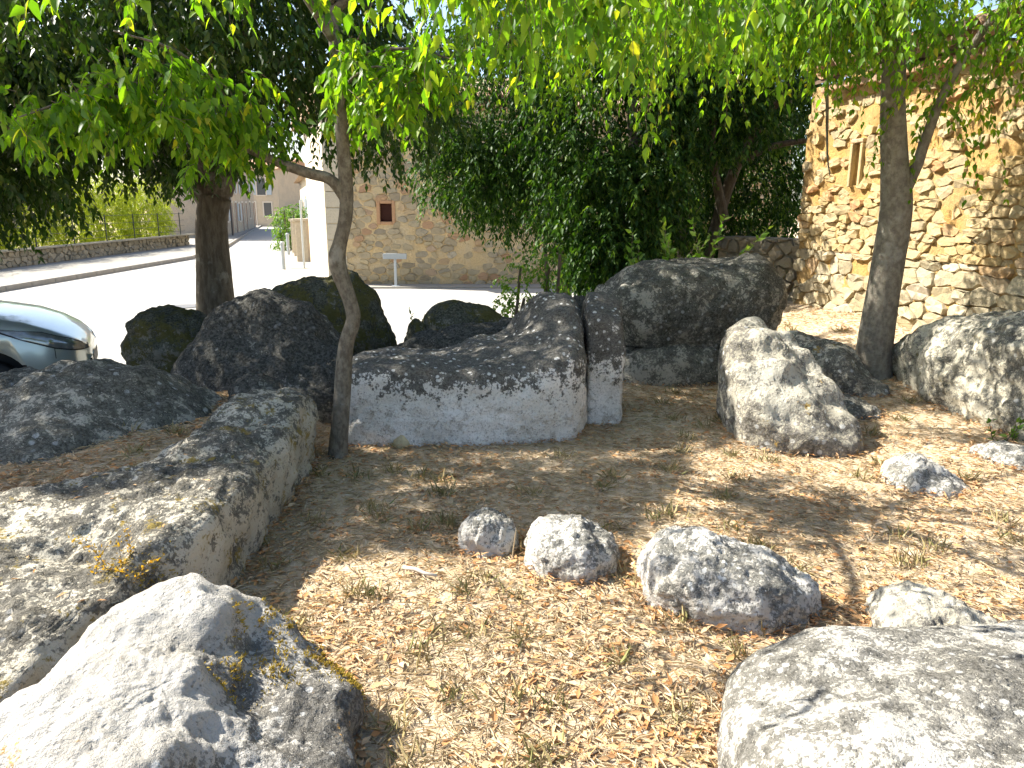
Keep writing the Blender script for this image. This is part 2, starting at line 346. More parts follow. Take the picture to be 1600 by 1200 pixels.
boulder_front = rock('boulder', 'big white sunlit boulder with yellow moss on its dark side, at the bottom edge', RM_front,
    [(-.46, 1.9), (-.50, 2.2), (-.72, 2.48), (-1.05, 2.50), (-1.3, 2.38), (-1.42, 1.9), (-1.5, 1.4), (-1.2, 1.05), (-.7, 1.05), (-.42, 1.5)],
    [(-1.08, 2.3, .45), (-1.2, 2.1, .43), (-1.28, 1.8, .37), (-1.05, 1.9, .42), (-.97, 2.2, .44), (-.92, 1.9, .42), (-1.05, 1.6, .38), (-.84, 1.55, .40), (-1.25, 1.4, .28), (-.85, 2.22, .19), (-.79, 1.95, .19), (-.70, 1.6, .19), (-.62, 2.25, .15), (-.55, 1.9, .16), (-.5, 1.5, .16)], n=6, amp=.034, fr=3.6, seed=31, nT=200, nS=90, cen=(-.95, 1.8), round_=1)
ledge = rock('rock_ledge', 'long L-shaped pale rock ledge with a steep side above the litter, behind the white boulder', RM_ledge,
    [(-1.26, 2.78), (-1.24, 3.2), (-1.26, 3.8), (-1.25, 4.4), (-1.3, 4.9), (-1.5, 5.05), (-1.72, 4.95), (-1.78, 4.5), (-1.72, 4.0), (-1.85, 3.65), (-2.5, 3.35), (-3.6, 3.2), (-4.2, 2.4), (-3.4, 1.5), (-2.2, 1.4), (-1.65, 1.9), (-1.42, 2.55)],
    [(-1.35, 2.95, .40), (-1.4, 3.4, .40), (-1.42, 4.0, .43), (-1.45, 4.5, .52), (-1.5, 4.9, .52), (-1.8, 3.2, .38), (-2.4, 3.0, .36), (-3.2, 2.8, .34), (-1.75, 2.6, .27), (-2.2, 2.2, .2), (-2.8, 2.0, .2), (-1.9, 1.9, .14), (-3.4, 2.2, .24)],
    cat='rock', n=7., cen=(-1.62, 3.1), amp=.055, fr=2.6, seed=2, nT=260, nS=90, round_=1, cut=.03)
rock('boulder', 'low domed grey boulder rising behind the litter-filled ledge', RM_dome,
    [(-4.4, 3.9), (-3.3, 3.35), (-2.6, 3.45), (-2.1, 3.95), (-1.88, 4.4), (-1.66, 5.0), (-2.0, 5.4), (-3.0, 5.45), (-4.3, 5.2)],
    [(-4.0, 4.6, .36), (-3.25, 4.65, .47), (-2.95, 4.7, .60), (-2.65, 4.75, .69), (-2.4, 4.75, .70), (-2.15, 4.75, .60), (-1.9, 4.8, .48), (-2.4, 4.2, .52), (-3.0, 3.9, .45)], n=2.4, amp=.05, fr=2, seed=3, nT=180, nS=70)
rock('stone', 'small rounded stone resting at the back end of the ledge', RM_dark, [(-1.95, 4.9), (-1.65, 4.75), (-1.55, 5.05), (-1.75, 5.3), (-2.0, 5.2)], [(-1.75, 5.0, .56), (-1.85, 5.1, .5)], cat='stone', n=2.5, amp=.04, fr=5, seed=4, nT=80, nS=34)
rock('boulder', 'flat dark boulder in front of the parked car', RM_dome,
    [(-5.2, 5.0), (-4.2, 5.1), (-3.4, 5.35), (-2.95, 5.7), (-3.1, 6.05), (-3.9, 6.15), (-5.1, 5.7)], [(-4.8, 5.7, .20), (-4.1, 5.8, .29), (-3.7, 5.8, .40), (-3.4, 5.8, .545), (-3.2, 5.8, .55), (-3.03, 5.8, .42)], n=3, amp=.05, fr=2.2, seed=5, nT=140, nS=50)
rock('boulder', 'dark cut block standing beside the road, left of the humped boulder', RM_moss,
    [(-3.74, 7.0), (-3.3, 6.9), (-2.95, 7.0), (-2.9, 7.5), (-3.3, 7.8), (-3.72, 7.7)], [(-3.6, 7.2, .64), (-3.3, 7.3, .64), (-3.0, 7.4, .60)], n=6, amp=.05, fr=3.2, seed=6, nT=100, nS=60, round_=1, strata=.02, cut=.1)
rock('boulder', 'large humped dark boulder behind the thin crooked tree', RM_dark,
    [(-3.05, 6.0), (-2.5, 5.65), (-1.9, 5.45), (-1.35, 5.5), (-1.18, 6.0), (-1.35, 6.7), (-2.2, 6.9), (-2.9, 6.6)],
    [(-2.95, 6.3, .36), (-2.7, 6.3, .66), (-2.35, 6.3, .88), (-2.05, 6.3, .96), (-1.7, 6.3, .93), (-1.4, 6.2, .62), (-2.0, 5.75, .5), (-1.5, 5.7, .38)], n=2.5, amp=.06, fr=2, seed=7, nT=160, nS=70)
rock('boulder', 'mossy brown boulder against the bright road, behind the humped boulder', RM_moss,
    [(-2.75, 7.2), (-2.0, 7.0), (-1.3, 7.1), (-1.05, 7.5), (-1.3, 8.0), (-2.1, 8.1), (-2.7, 7.8)], [(-2.55, 7.5, .74), (-2.2, 7.5, .92), (-1.9, 7.5, .93), (-1.62, 7.5, 1.03), (-1.4, 7.5, .95), (-1.2, 7.5, .62)], n=3.2, amp=.05, fr=2.4, seed=8, nT=120, nS=56)
rock('boulder', 'dark low boulder with its back to the road, behind the white-faced bench stone', RM_moss,
    [(-1.05, 7.4), (-.6, 7.2), (0., 7.25), (.1, 7.6), (-.3, 7.9), (-.9, 7.9)], [(-.95, 7.5, .6), (-.7, 7.5, .73), (-.2, 7.5, .69), (.0, 7.5, .6)], n=3.2, amp=.04, fr=2.8, seed=9, nT=90, nS=40)
rock('boulder', 'black lichened boulder just behind the hollow of the bench stone', RM_dark,
    [(-1.3, 6.6), (-.8, 6.4), (.0, 6.35), (.3, 6.6), (.2, 7.0), (-.5, 7.15), (-1.2, 7.05)], [(-1.15, 6.8, .46), (-.8, 6.8, .52), (-.3, 6.8, .58), (.1, 6.8, .72)], n=3, amp=.06, fr=2.6, seed=10, nT=110, nS=46)
bench = rock('bench_stone', 'long bench-like stone with a white lichened face and black curved top', RM_bench,
    [(-1.22, 5.12), (-1.15, 5.05), (-.6, 5.03), (.1, 5.06), (.38, 5.12), (.49, 5.24), (.54, 5.5), (.55, 6.2), (.45, 6.28), (-.2, 6.15), (-.8, 6.05), (-1.2, 5.95), (-1.26, 5.7)],
    [(-1.15, 5.2, .56), (-.9, 5.2, .58), (-.5, 5.2, .55), (-.2, 5.2, .54), (.0, 5.2, .55), (.2, 5.3, .62), (.36, 5.45, .76), (.48, 5.7, .92), (.5, 6.0, .98), (.3, 6.05, .95), (-.1, 5.9, .6), (-.6, 5.8, .50)], cat='rock', n=11, amp=.032, fr=2.6, seed=11, nT=280, nS=110, cut=.0, zb=-.1, round_=1)
rock('upright_stone', 'upright narrow stone with a white front, tight beside the bench stone', RM_bench,
    [(.565, 5.62), (.60, 5.58), (.82, 5.62), (.86, 5.67), (.90, 6.3), (.86, 6.36), (.62, 6.36), (.58, 6.3)], [(.62, 5.72, .88), (.80, 5.74, .82), (.7, 6.1, .97), (.85, 6.2, .88)], cat='stone', n=11, amp=.02, fr=3.5, seed=12, nT=110, nS=80, round_=1, cut=.03, zb=-.1)
rock('stone', 'small yellowish stone chip wedged under the bench stone', plain('yellow_stone', (.42, .36, .22), .9, .2, 0, .3, 30), [(-.86, 5.02), (-.72, 4.97), (-.70, 5.1), (-.84, 5.14)], [(-.78, 5.05, .10)], cat='stone', n=3, amp=.02, fr=9, seed=13, nT=40, nS=20)
rock('boulder', 'broad low boulder carrying the huge perched block', RM_dome,
    [(.92, 7.0), (1.3, 6.85), (2.0, 6.9), (2.35, 7.2), (2.3, 8.1), (1.0, 8.2)], [(1.1, 7.2, .33), (1.6, 7.2, .36), (2.1, 7.3, .33), (1.6, 7.8, .36)], n=5, amp=.05, fr=2.6, seed=14, nT=110, nS=46, cut=.0)
rock('boulder', 'huge dark block perched on a lower boulder in front of the trees', RM_perch,
    [(.86, 7.3), (1.1, 6.95), (1.7, 6.86), (2.3, 6.95), (2.72, 7.2), (2.78, 7.8), (2.4, 8.3), (1.3, 8.3), (.9, 7.9)],
    [(.98, 7.4, .90), (1.15, 7.4, 1.10), (1.35, 7.4, 1.12), (1.75, 7.4, 1.05), (2.1, 7.5, 1.11), (2.4, 7.5, 1.18), (2.62, 7.5, 1.08)], n=4.5, amp=.055, fr=2.0, seed=15, nT=180, nS=84, zb=.33, cut=.2)
rock('boulder', 'smooth slab-like boulder sloping down toward the sunny litter in dappled light', RM_wedge,
    [(1.58, 5.75), (1.58, 5.25), (1.66, 5.0), (1.95, 4.83), (2.3, 4.80), (2.44, 4.98), (2.34, 5.5), (2.24, 6.1), (1.8, 6.15)],
    [(1.62, 5.95, .76), (1.9, 6.0, .80), (2.15, 5.95, .70), (1.62, 5.65, .70), (1.9, 5.65, .73), (2.2, 5.65, .60), (1.62, 5.35, .56), (1.9, 5.35, .56), (2.25, 5.35, .44), (1.66, 5.1, .38), (1.95, 5.1, .36), (2.3, 5.1, .24), (1.9, 4.9, .20), (2.3, 4.88, .10)], n=7, amp=.035, fr=2.4, seed=16, nT=180, nS=90)
rock('boulder', 'slanting slab with an orange-lichened edge at the foot of the right tree', RM_dapple,
    [(2.35, 7.0), (2.6, 6.45), (3.0, 6.1), (3.25, 6.15), (3.22, 6.45), (2.85, 7.05)], [(2.5, 6.8, .54), (2.8, 6.6, .45), (3.15, 6.3, .22), (2.7, 6.5, .40)], n=4, amp=.035, fr=3.2, seed=17, nT=110, nS=50)
rock('stone', 'flat grey stone in the litter below the slanting slab', RM_dapple, [(2.5, 5.85), (2.68, 5.55), (2.92, 5.62), (2.95, 5.85), (2.7, 6.15), (2.5, 6.1)], [(2.65, 5.85, .15), (2.8, 5.75, .12)], cat='stone', n=3, amp=.035, fr=5, seed=18, nT=80, nS=34)
rock('boulder', 'massive grey boulder under the stone building wall, right of the tree', RM_right,
    [(3.40, 6.6), (3.38, 6.1), (3.42, 5.6), (3.52, 5.05), (3.8, 4.3), (4.2, 3.6), (4.9, 3.6), (4.75, 5.2), (4.5, 6.3), (4.1, 7.0), (3.6, 7.0)],
    [(3.55, 6.2, .74), (3.65, 5.6, .84), (3.75, 5.1, .84), (3.95, 4.5, .84), (4.2, 6.2, .78), (4.3, 5.2, .84), (4.4, 4.3, .85), (3.7, 6.7, .6)], n=4.5, amp=.07, fr=2.2, seed=19, nT=220, nS=84)
rock('stone', 'pointed grey stone in the sunny litter', RM_row, [(2.22, 4.28), (2.36, 4.02), (2.70, 4.06), (2.74, 4.35), (2.5, 4.6), (2.3, 4.5)], [(2.38, 4.3, .17), (2.6, 4.2, .09)], cat='stone', n=2.8, amp=.03, fr=6, seed=20, nT=90, nS=38)
rock('stone', 'flat grey stone close to the massive boulder', RM_row, [(2.98, 4.78), (3.15, 4.36), (3.5, 4.42), (3.45, 4.8), (3.2, 4.95)], [(3.2, 4.65, .13), (3.35, 4.6, .12)], cat='stone', n=2.8, amp=.03, fr=6, seed=21, nT=80, nS=34)
rock('stone', 'smallest round stone of the row of three in the litter', RM_row, [(-.29, 3.45), (-.2, 3.33), (-.03, 3.33), (.06, 3.47), (.0, 3.64), (-.2, 3.64)], [(-.14, 3.5, .17), (-.02, 3.5, .14)], cat='stone', group='row of stones in the litter', n=2.8, amp=.03, fr=7, seed=22, nT=110, nS=50)
rock('stone', 'middle stone of the row of three in the litter', RM_row, [(.05, 3.25), (.13, 3.10), (.33, 3.05), (.50, 3.18), (.54, 3.35), (.42, 3.50), (.1, 3.52)], [(.12, 3.4, .20), (.3, 3.3, .19), (.45, 3.3, .15)], cat='stone', group='row of stones in the litter', n=3.6, amp=.03, fr=6, seed=23, nT=140, nS=60)
rock('stone', 'largest stone of the row of three in the litter', RM_row, [(.55, 3.14), (.56, 2.85), (.80, 2.68), (1.1, 2.67), (1.33, 2.86), (1.27, 3.06), (.95, 3.2), (.66, 3.26)], [(.60, 3.08, .26), (.75, 2.95, .25), (1.05, 2.9, .23), (1.22, 2.9, .15)], cat='stone', group='row of stones in the litter', n=3.8, amp=.035, fr=5, seed=24, nT=180, nS=80)
rock('stone', 'low bleached stone sunk in the ground behind the bottom right boulder', RM_wedge, [(1.38, 2.66), (1.48, 2.45), (1.85, 2.42), (1.98, 2.75), (1.75, 3.02), (1.5, 2.95)], [(1.55, 2.75, .13), (1.8, 2.78, .11)], cat='stone', n=2.6, amp=.035, fr=6, seed=25, nT=110, nS=46)
rock('boulder', 'wide bleached boulder filling the bottom right corner', RM_sun,
    [(.60, 1.9), (.68, 2.2), (.95, 2.36), (1.5, 2.36), (2.2, 2.3), (2.4, 1.5), (1.7, .9), (.9, .9), (.56, 1.4)],
    [(.74, 1.95, .31), (.87, 2.08, .34), (1.2, 2.1, .33), (1.53, 2.1, .36), (1.3, 1.7, .38), (.95, 1.6, .37), (.8, 1.4, .33), (1.7, 1.6, .42), (2.1, 1.9, .36)], n=4.5, amp=.028, fr=2.8, seed=26, nT=220, nS=100)
rock('stone', 'grey stone half hidden by twigs behind the upright stone', RM_dark, [(.45, 8.6), (.8, 8.4), (1.15, 8.6), (1.0, 9.0), (.6, 9.0)], [(.7, 8.7, .62), (.95, 8.7, .60)], cat='stone', n=3, amp=.05, fr=4, seed=27, nT=70, nS=30)
rock('stone', 'pale stone peeping between upright stone and perched block', RM_dapple, [(.85, 7.9), (1.05, 7.75), (1.12, 8.3), (.9, 8.4)], [(.98, 8.0, .8)], cat='stone', n=3.5, amp=.04, fr=5, seed=28, nT=60, nS=30)
rock('stone', 'round stone low between the mossy boulder and the road', RM_moss, [(-1.1, 7.2), (-.85, 7.05), (-.75, 7.3), (-1.0, 7.45)], [(-.95, 7.25, .55)], cat='stone', n=2.6, amp=.04, fr=5, seed=29, nT=60, nS=26)

# ------------------------------------------------------------------ rubble stone walls
def stone_mat(name, stops, bumpd=.02, stain=(.10, .085, .06), stn=.45):
    t = NT(name); P = t.pos(); c = t.ramp(t.rand(), stops); n = t.noise(P, 9, 6, .68); n2 = t.noise(P, 55, 4, .65)
    c = t.mix(t.math('MULTIPLY', t.step(n, .5, .68), stn), c, stain); c = t.mix(t.math('MULTIPLY', n2, .35), c, (.5, .44, .32))
    return t.fin(c, .93, t.bump(t.math('ADD', n, t.math('MULTIPLY', n2, .5)), .7, bumpd), .12)
def mortar_mat(name, a, b, c2):
    t = NT(name); P = t.pos(); n = t.noise(P, 1.6, 6, .65); n2 = t.noise(P, 24, 7, .7)
    c = t.mix(t.step(n, .38, .62), a, b); c = t.mix(t.math('MULTIPLY', t.step(n2, .46, .68), .6), c, c2)
    return t.fin(c, .95, t.bump(n2, .8, .03), .1)
def clip_poly(poly, px, py, nx_, ny_):
    out = []; m = len(poly)
    for i in range(m):
        a = poly[i]; b = poly[(i + 1) % m]; da = (a[0] - px) * nx_ + (a[1] - py) * ny_; db = (b[0] - px) * nx_ + (b[1] - py) * ny_
        if da <= 0: out.append(a)
        if (da < 0 < db) or (db < 0 < da):
            s = da / (da - db); out.append((a[0] + (b[0] - a[0]) * s, a[1] + (b[1] - a[1]) * s))
    return out
def voronoi_cells(W, H, a, b, rng, jit=.42):
    """jittered-course cells: real rubble courses, returned as polygons in (u, v)"""
    seeds = []; v = 0; r = 0
    while v < H:
        hh = b * rng.uniform(.7, 1.35); u = -rng.uniform(0, a)
        while u < W + a:
            ww = a * rng.uniform(.45, 1.6); seeds.append((u + ww / 2 + rng.uniform(-.15, .15) * ww, v + hh / 2 + rng.uniform(-jit, jit) * hh)); u += ww
        v += hh; r += 1
    S = np.array(seeds); k = a / b * .8; Q = S * np.array([1, k]); cells = []
    for i, (x, y) in enumerate(Q):
        d = ((Q - Q[i]) ** 2).sum(1); idx = np.argsort(d)[1:18]; poly = [(x - a * 2, y - a * 2), (x + a * 2, y - a * 2), (x + a * 2, y + a * 2), (x - a * 2, y + a * 2)]
        for j in idx:
            mx, my = (Q[i] + Q[j]) / 2; poly = clip_poly(poly, mx, my, Q[j][0] - x, Q[j][1] - y)
            if len(poly) < 3: break
        if len(poly) < 3: continue
        poly = [(p[0], p[1] / k) for p in poly]
        for (px, py, ax, ay) in ((0, 0, -1, 0), (W, 0, 1, 0), (0, 0, 0, -1), (0, H, 0, 1)):
            poly = clip_poly(poly, px, py, ax, ay)
            if len(poly) < 3: break
        if len(poly) < 3: continue
        q = np.array(poly); e = np.roll(q, -1, 0); ar = abs((q[:, 0] * e[:, 1] - e[:, 0] * q[:, 1]).sum()) / 2
        if ar > .08 * a * b: cells.append((q, ar))
    return cells
def stone_geo(q, gap, dep, rng, sides=10):
    c = q.mean(0); d = np.linalg.norm(q - c, axis=1).mean(); p = resample(chaikin(q, 1, .08), sides); p = c + (p - c) * max(.45, 1 - gap / d)
    p += rng.normal(0, .035 * d, p.shape); tl = rng.normal(0, .10, 2); rings = []
    for (s, z) in ((1.0, -.03), (.985, dep * .75), (.88, dep)):
        r = c + (p - c) * s; zz = z + ((r - c) @ tl) * (1 if z > 0 else 0) + rng.normal(0, dep * .22, len(r)) * (1 if z > 0 else 0); rings.append(np.c_[r, zz])
    V = np.vstack(rings + [np.r_[c, dep * rng.uniform(.95, 1.12)][None]]); n = sides; F = []
    for k in range(2): F += [(k * n + i, k * n + (i + 1) % n, (k + 1) * n + (i + 1) % n, (k + 1) * n + i) for i in range(n)]
    F += [(2 * n + i, 2 * n + (i + 1) % n, 3 * n) for i in range(n)]
    return V, F, c
def stone_face(parent, O, U, Nn, W, H, a, b, gap, dep, mat, seed, holes=(), prio=None, limit=300, dens=lambda u, v, r: True, name='stone', place=None, sides=10):
    """individual stones as children of parent (up to limit, best prio first), the rest joined into one stuff child"""
    rng = np.random.default_rng(seed); O = Vector(O); U = Vector(U).normalized(); Nn = Vector(Nn).normalized(); Vv = Vector((0, 0, 1))
    cells = voronoi_cells(W, H, a, b, rng); items = []
    for q, ar in cells:
        c = q.mean(0)
        if any(h[0] - .02 < c[0] < h[1] + .02 and h[2] - .02 < c[1] < h[3] + .02 for h in holes): continue
        if not dens(c[0], c[1], rng.random()): continue
        for h in holes:   # pull corners out of openings
            ins = (q[:, 0] > h[0]) & (q[:, 0] < h[1]) & (q[:, 1] > h[2]) & (q[:, 1] < h[3])
            if ins.any():
                for i in np.where(ins)[0]:
                    ds = [abs(q[i, 0] - h[0]), abs(q[i, 0] - h[1]), abs(q[i, 1] - h[2]), abs(q[i, 1] - h[3])]; k = int(np.argmin(ds)); q[i, 0 if k < 2 else 1] = h[k]
        items.append((q, ar, c))
    if prio: items.sort(key=lambda it: -prio(it[2][0], it[2][1], it[1]))
    Mx = Matrix((U, Vv, Nn)).transposed().to_4x4(); inv = parent.matrix_basis.inverted() if parent else Matrix()
    rest = MB()
    for k, (q, ar, c) in enumerate(items):
        Vl, F, cc = stone_geo(q, gap, dep * rng.uniform(.35, 1.7), rng, sides)
        if k < limit:
            Vl = Vl - np.array([cc[0], cc[1], 0]); o = pymesh(name, [Mx @ Vector(p) for p in Vl], F, mat, parent, (0, 0, 0), False)
            o.location = (O + U * cc[0] + Vv * cc[1]) - (place or Vector())
        else:
            if not dens: continue
            rest.add([(O + U * p[0] + Vv * p[1] + Nn * p[2]) - (place or Vector()) for p in Vl], F)
    if rest.V:
        o = rest.build('stones', mat, parent); o['kind'] = 'stuff'
def wall_sheet(name, O, U, Nn, W, H, thick, mat, parent, place, step=.06, amp=.025, seed=0, holes=()):
    """rough mortar body: displaced front, plain back; holes = (u0,u1,v0,v1,depth) recessed"""
    us = np.arange(0, W + 1e-6, step); vs = np.arange(0, H + 1e-6, step)
    for h in holes: us = np.sort(np.r_[us, h[0] - .004, h[0] + .004, h[1] - .004, h[1] + .004]); vs = np.sort(np.r_[vs, h[2] - .004, h[2] + .004, h[3] - .004, h[3] + .004])
    UU, VV = np.meshgrid(us, vs); u = UU.ravel(); v = VV.ravel(); d = amp * fbm(np.c_[u * 2.2 + seed, v * 2.2, 0 * u], 4, .55)
    for h in holes:
        ins = (u > h[0]) & (u < h[1]) & (v > h[2]) & (v < h[3]); d = np.where(ins, -h[4], d)
    O = np.array(O) - np.array(place); U = np.array(Vector(U).normalized()); Nn = np.array(Vector(Nn).normalized()); Z = np.array([0, 0, 1.])
    front = O + u[:, None] * U + v[:, None] * Z + d[:, None] * Nn; nu, nv = len(us), len(vs)
    i = (np.arange(nv - 1)[:, None] * nu + np.arange(nu - 1)[None]).ravel(); F = np.c_[i, i + 1, i + nu + 1, i + nu].tolist()
    n0 = len(front); back = np.array([O - Nn * thick, O + W * U - Nn * thick, O + W * U + H * Z - Nn * thick, O + H * Z - Nn * thick])
    V = np.vstack([front, back]).tolist()
    bl, br, tl, tr = list(range(nu)), [k * nu + nu - 1 for k in range(nv)], [k * nu for k in range(nv)], list(range((nv - 1) * nu, nv * nu))
    F += [[n0 + 3, n0 + 2, n0 + 1, n0], bl[::-1] + [n0, n0 + 1], tr + [n0 + 2, n0 + 3], tl + [n0 + 3, n0], br[::-1] + [n0 + 2, n0 + 1]]
    return pymesh(name, V, F, mat, parent, (0, 0, 0), True)
M_tile = stone_mat('terracotta_tile', [(0, (.30, .14, .075)), (.4, (.38, .20, .11)), (.7, (.26, .17, .11)), (1, (.40, .27, .17))], .01, (.09, .08, .06), .6)
def canal_tile(L=.42, r0=.095, r1=.075, th=.014, n=9):
    V = []; F = []
    for (y, r) in ((0, r0), (L, r1)):
        for rr in (r, r - th):
            for k in range(n + 1): w = math.pi * k / n; V.append((rr * math.cos(w), y, rr * math.sin(w)))
    m = n + 1; A, B, C, D = 0, m, 2 * m, 3 * m
    for k in range(n): F += [(A + k, A + k + 1, C + k + 1, C + k), (B + k + 1, B + k, D + k, D + k + 1), (A + k + 1, A + k, B + k, B + k + 1), (C + k, C + k + 1, D + k + 1, D + k)]
    F += [(A, C, D, B), (A + n, B + n, D + n, C + n)]
    me = bpy.data.meshes.new('tile'); me.from_pydata(V, [], F); me.materials.append(M_tile)
    for p in me.polygons: p.use_smooth = True
    return me
TILE = canal_tile(); TILE2 = canal_tile(.44, .088, .08)
def tile_roof(parent, O, U, S, W, rows, place, slope, pitch=.21, seed=3, gaps=.0):
    """canal tiles: O eave start, U along the eave, S horizontal up-slope direction"""
    rng = random.Random(seed); U = Vector(U).normalized(); S = Vector(S).normalized(); up = (S * math.cos(slope) + Vector((0, 0, math.sin(slope)))).normalized(); nrm = U.cross(up)
    if nrm.z < 0: nrm = -nrm
    n = int(W / pitch)
    for r in range(rows):
        for k in range(n):
            if rng.random() < gaps: continue
            for cover in (0, 1):
                u = U if cover == 0 else -U
                o = mesh_obj('tile', TILE if cover == 0 else TILE2, None, parent)
                p = Vector(O) + U * (k * pitch + (pitch / 2 if cover else 0) + rng.uniform(-.012, .012)) + up * (r * .34 + rng.uniform(-.03, .03) + (.0 if cover else -.03)) + nrm * (.105 if cover == 0 else .085) - place
                nn = nrm if cover == 0 else -nrm
                M = Matrix((U if cover == 0 else U, up, nn)).transposed().to_4x4()
                if cover: M = Matrix((-U, up, -nrm)).transposed().to_4x4()
                o.matrix_basis = Matrix.Translation(p) @ M @ Matrix.Rotation(rng.uniform(-.04, .04), 4, 'Z')

# right-hand building -------------------------------------------------
M_stoneR = stone_mat('ochre_rubble', [(0, (.38, .26, .10)), (.25, (.44, .32, .15)), (.5, (.32, .25, .14)), (.75, (.46, .34, .17)), (.92, (.42, .20, .07)), (1, (.44, .37, .24))], stn=.6)
M_mortR = mortar_mat('ochre_lime_mortar', (.46, .28, .095), (.40, .28, .13), (.24, .145, .06))
M_shadeplank = plain('old_wood', (.13, .09, .06), .85, .2, 0, .4, 20)
RO = Vector((3.74, 10.0, -.15)); RU = Vector((.215, -.977, 0)).normalized(); RN = Vector((-.977, -.215, 0)).normalized(); RW, RH = 7.4, 3.2
bR = empty('stone_building', RO); tag(bR, 'old ochre rubble-stone building with a tiled eave and a small blind niche', 'building'); pl = RO.copy()
niche = (.98, 1.10, 2.02, 2.46, .20)
wallR = wall_sheet('wall', RO, RU, RN, RW, RH, .5, M_mortR, bR, pl, .05, .05, 3, [niche])
def prR(u, v, ar):
    p = RO + RU * u; dist = math.hypot(p.x, p.y); vis = 1 if (u < 4.2 and v > .45) else .05
    return ar / dist ** 2 * vis
M_stoneRl = stone_mat('grey_rubble', [(0, (.28, .23, .14)), (.3, (.38, .32, .21)), (.55, (.34, .27, .15)), (.8, (.44, .37, .25)), (.95, (.38, .23, .10)), (1, (.46, .41, .32))], stn=.6)
stone_face(wallR, RO, RU, RN, RW, 1.25, .28, .13, .006, .036, M_stoneRl, 21, (), prR, 150, lambda u, v, r: r < .98, place=pl, sides=11)
RO2 = RO + Vector((0, 0, 1.25))
stone_face(wallR, RO2, RU, RN, RW, RH - 1.27, .23, .10, .005, .032, M_stoneR, 25, [(niche[0] - .05, niche[1] + .05, niche[2] - 1.27, niche[3] - 1.18)], lambda u, v, ar: prR(u, v + 1.25, ar), 150, lambda u, v, r: r < (.95 if v < .5 else .72 if v < 1.2 else .55), place=pl)
bk = MB(); 
for (a, b) in (((.02, .4, .001), (.5, 4.6, 3.1)),): pass
# side and rear walls of the building behind the rubble front
def wbox(mb, u0, u1, d0, d1, z0, z1):
    P = [RO + RU * u - RN * d for (u, d) in ((u0, d0), (u1, d0), (u1, d1), (u0, d1))]
    mb.add([(p.x - pl.x, p.y - pl.y, z) for z in (z0, z1) for p in P], [(3, 2, 1, 0), (4, 5, 6, 7), (0, 1, 5, 4), (1, 2, 6, 5), (2, 3, 7, 6), (3, 0, 4, 7)])
m = MB(); wbox(m, .03, .5, .51, 4.5, 0, RH + .6); wbox(m, RW - .5, RW - .03, .51, 4.5, 0, RH + .6); wbox(m, .51, RW - .51, 4.0, 4.49, 0, RH + 1.0); m.build('side_wall', M_mortR, bR)
roofR = MB(); SL = R(17); s = -RN
def rp(u, d, z): p = RO + RU * u + s * d; return (p.x - pl.x, p.y - pl.y, z)
zt = RH + .035
roofR.add([rp(.32, -.2, zt - .04), rp(RW, -.2, zt - .04), rp(RW, 4.5, zt + 4.7 * math.tan(SL) - .04), rp(.32, 4.5, zt + 4.7 * math.tan(SL) - .04), rp(.32, -.2, zt), rp(RW, -.2, zt), rp(RW, 4.5, zt + 4.7 * math.tan(SL)), rp(.32, 4.5, zt + 4.7 * math.tan(SL))],
    [(3, 2, 1, 0), (4, 5, 6, 7), (0, 1, 5, 4), (1, 2, 6, 5), (2, 3, 7, 6), (3, 0, 4, 7)])
roof = roofR.build('roof', M_shadeplank, bR)
tile_roof(roof, RO + RU * .4 + RN * .24 + Vector((0, 0, zt - .012)), RU, s, RW - .5, 3, pl, SL, .22, 5, .03)
for k in range(3):      # broken cornice course under the eave
    mm = MB(); u0 = .38 + k * .0; 
lint = MB(); 
for k in range(int((RW - .5) / .34)):
    u = .42 + k * .34; o = MB().bbox((0, -.10, 0), (.31, .02, .07 + .01 * (k % 3)), .012).build('cornice_brick', M_tile, bR)
    o.matrix_basis = Matrix.Translation(RO + RU * u + RN * .06 + Vector((0, 0, RH - .11)) - pl) @ Matrix((RU, -RN, Vector((0, 0, 1)))).transposed().to_4x4() @ Matrix.Rotation(random.uniform(-.06, .06), 4, 'Y')
    if k in (3, 8): o.location.z -= .03
bm_ = MB(); w2 = niche
for (u0, u1, v0, v1) in ((w2[0] - .05, w2[0] - .004, w2[2] - .02, w2[3] + .02), (w2[1] + .004, w2[1] + .05, w2[2] - .02, w2[3] + .02), (w2[0] - .05, w2[1] + .05, w2[3] + .024, w2[3] + .07)):
    o = MB().bbox((0, -.02, 0), (u1 - u0, .055, v1 - v0), .012).build('niche_brick', M_stoneR, bR)
    o.matrix_basis = Matrix.Translation(RO + RU * u0 + Vector((0, 0, v0)) - pl) @ Matrix((RU, RN, Vector((0, 0, 1)))).transposed().to_4x4()
# low garden wall in the shade left of the building corner
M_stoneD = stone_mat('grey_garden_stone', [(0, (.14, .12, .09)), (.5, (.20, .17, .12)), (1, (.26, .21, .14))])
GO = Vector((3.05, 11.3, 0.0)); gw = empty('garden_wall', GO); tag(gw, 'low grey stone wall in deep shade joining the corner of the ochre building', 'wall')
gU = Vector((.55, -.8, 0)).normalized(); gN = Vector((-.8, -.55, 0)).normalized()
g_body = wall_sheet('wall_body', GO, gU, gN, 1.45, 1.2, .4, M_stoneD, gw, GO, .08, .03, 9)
stone_face(g_body, GO, gU, gN, 1.45, 1.2, .24, .15, .012, .04, M_stoneD, 22, place=GO, sides=8)

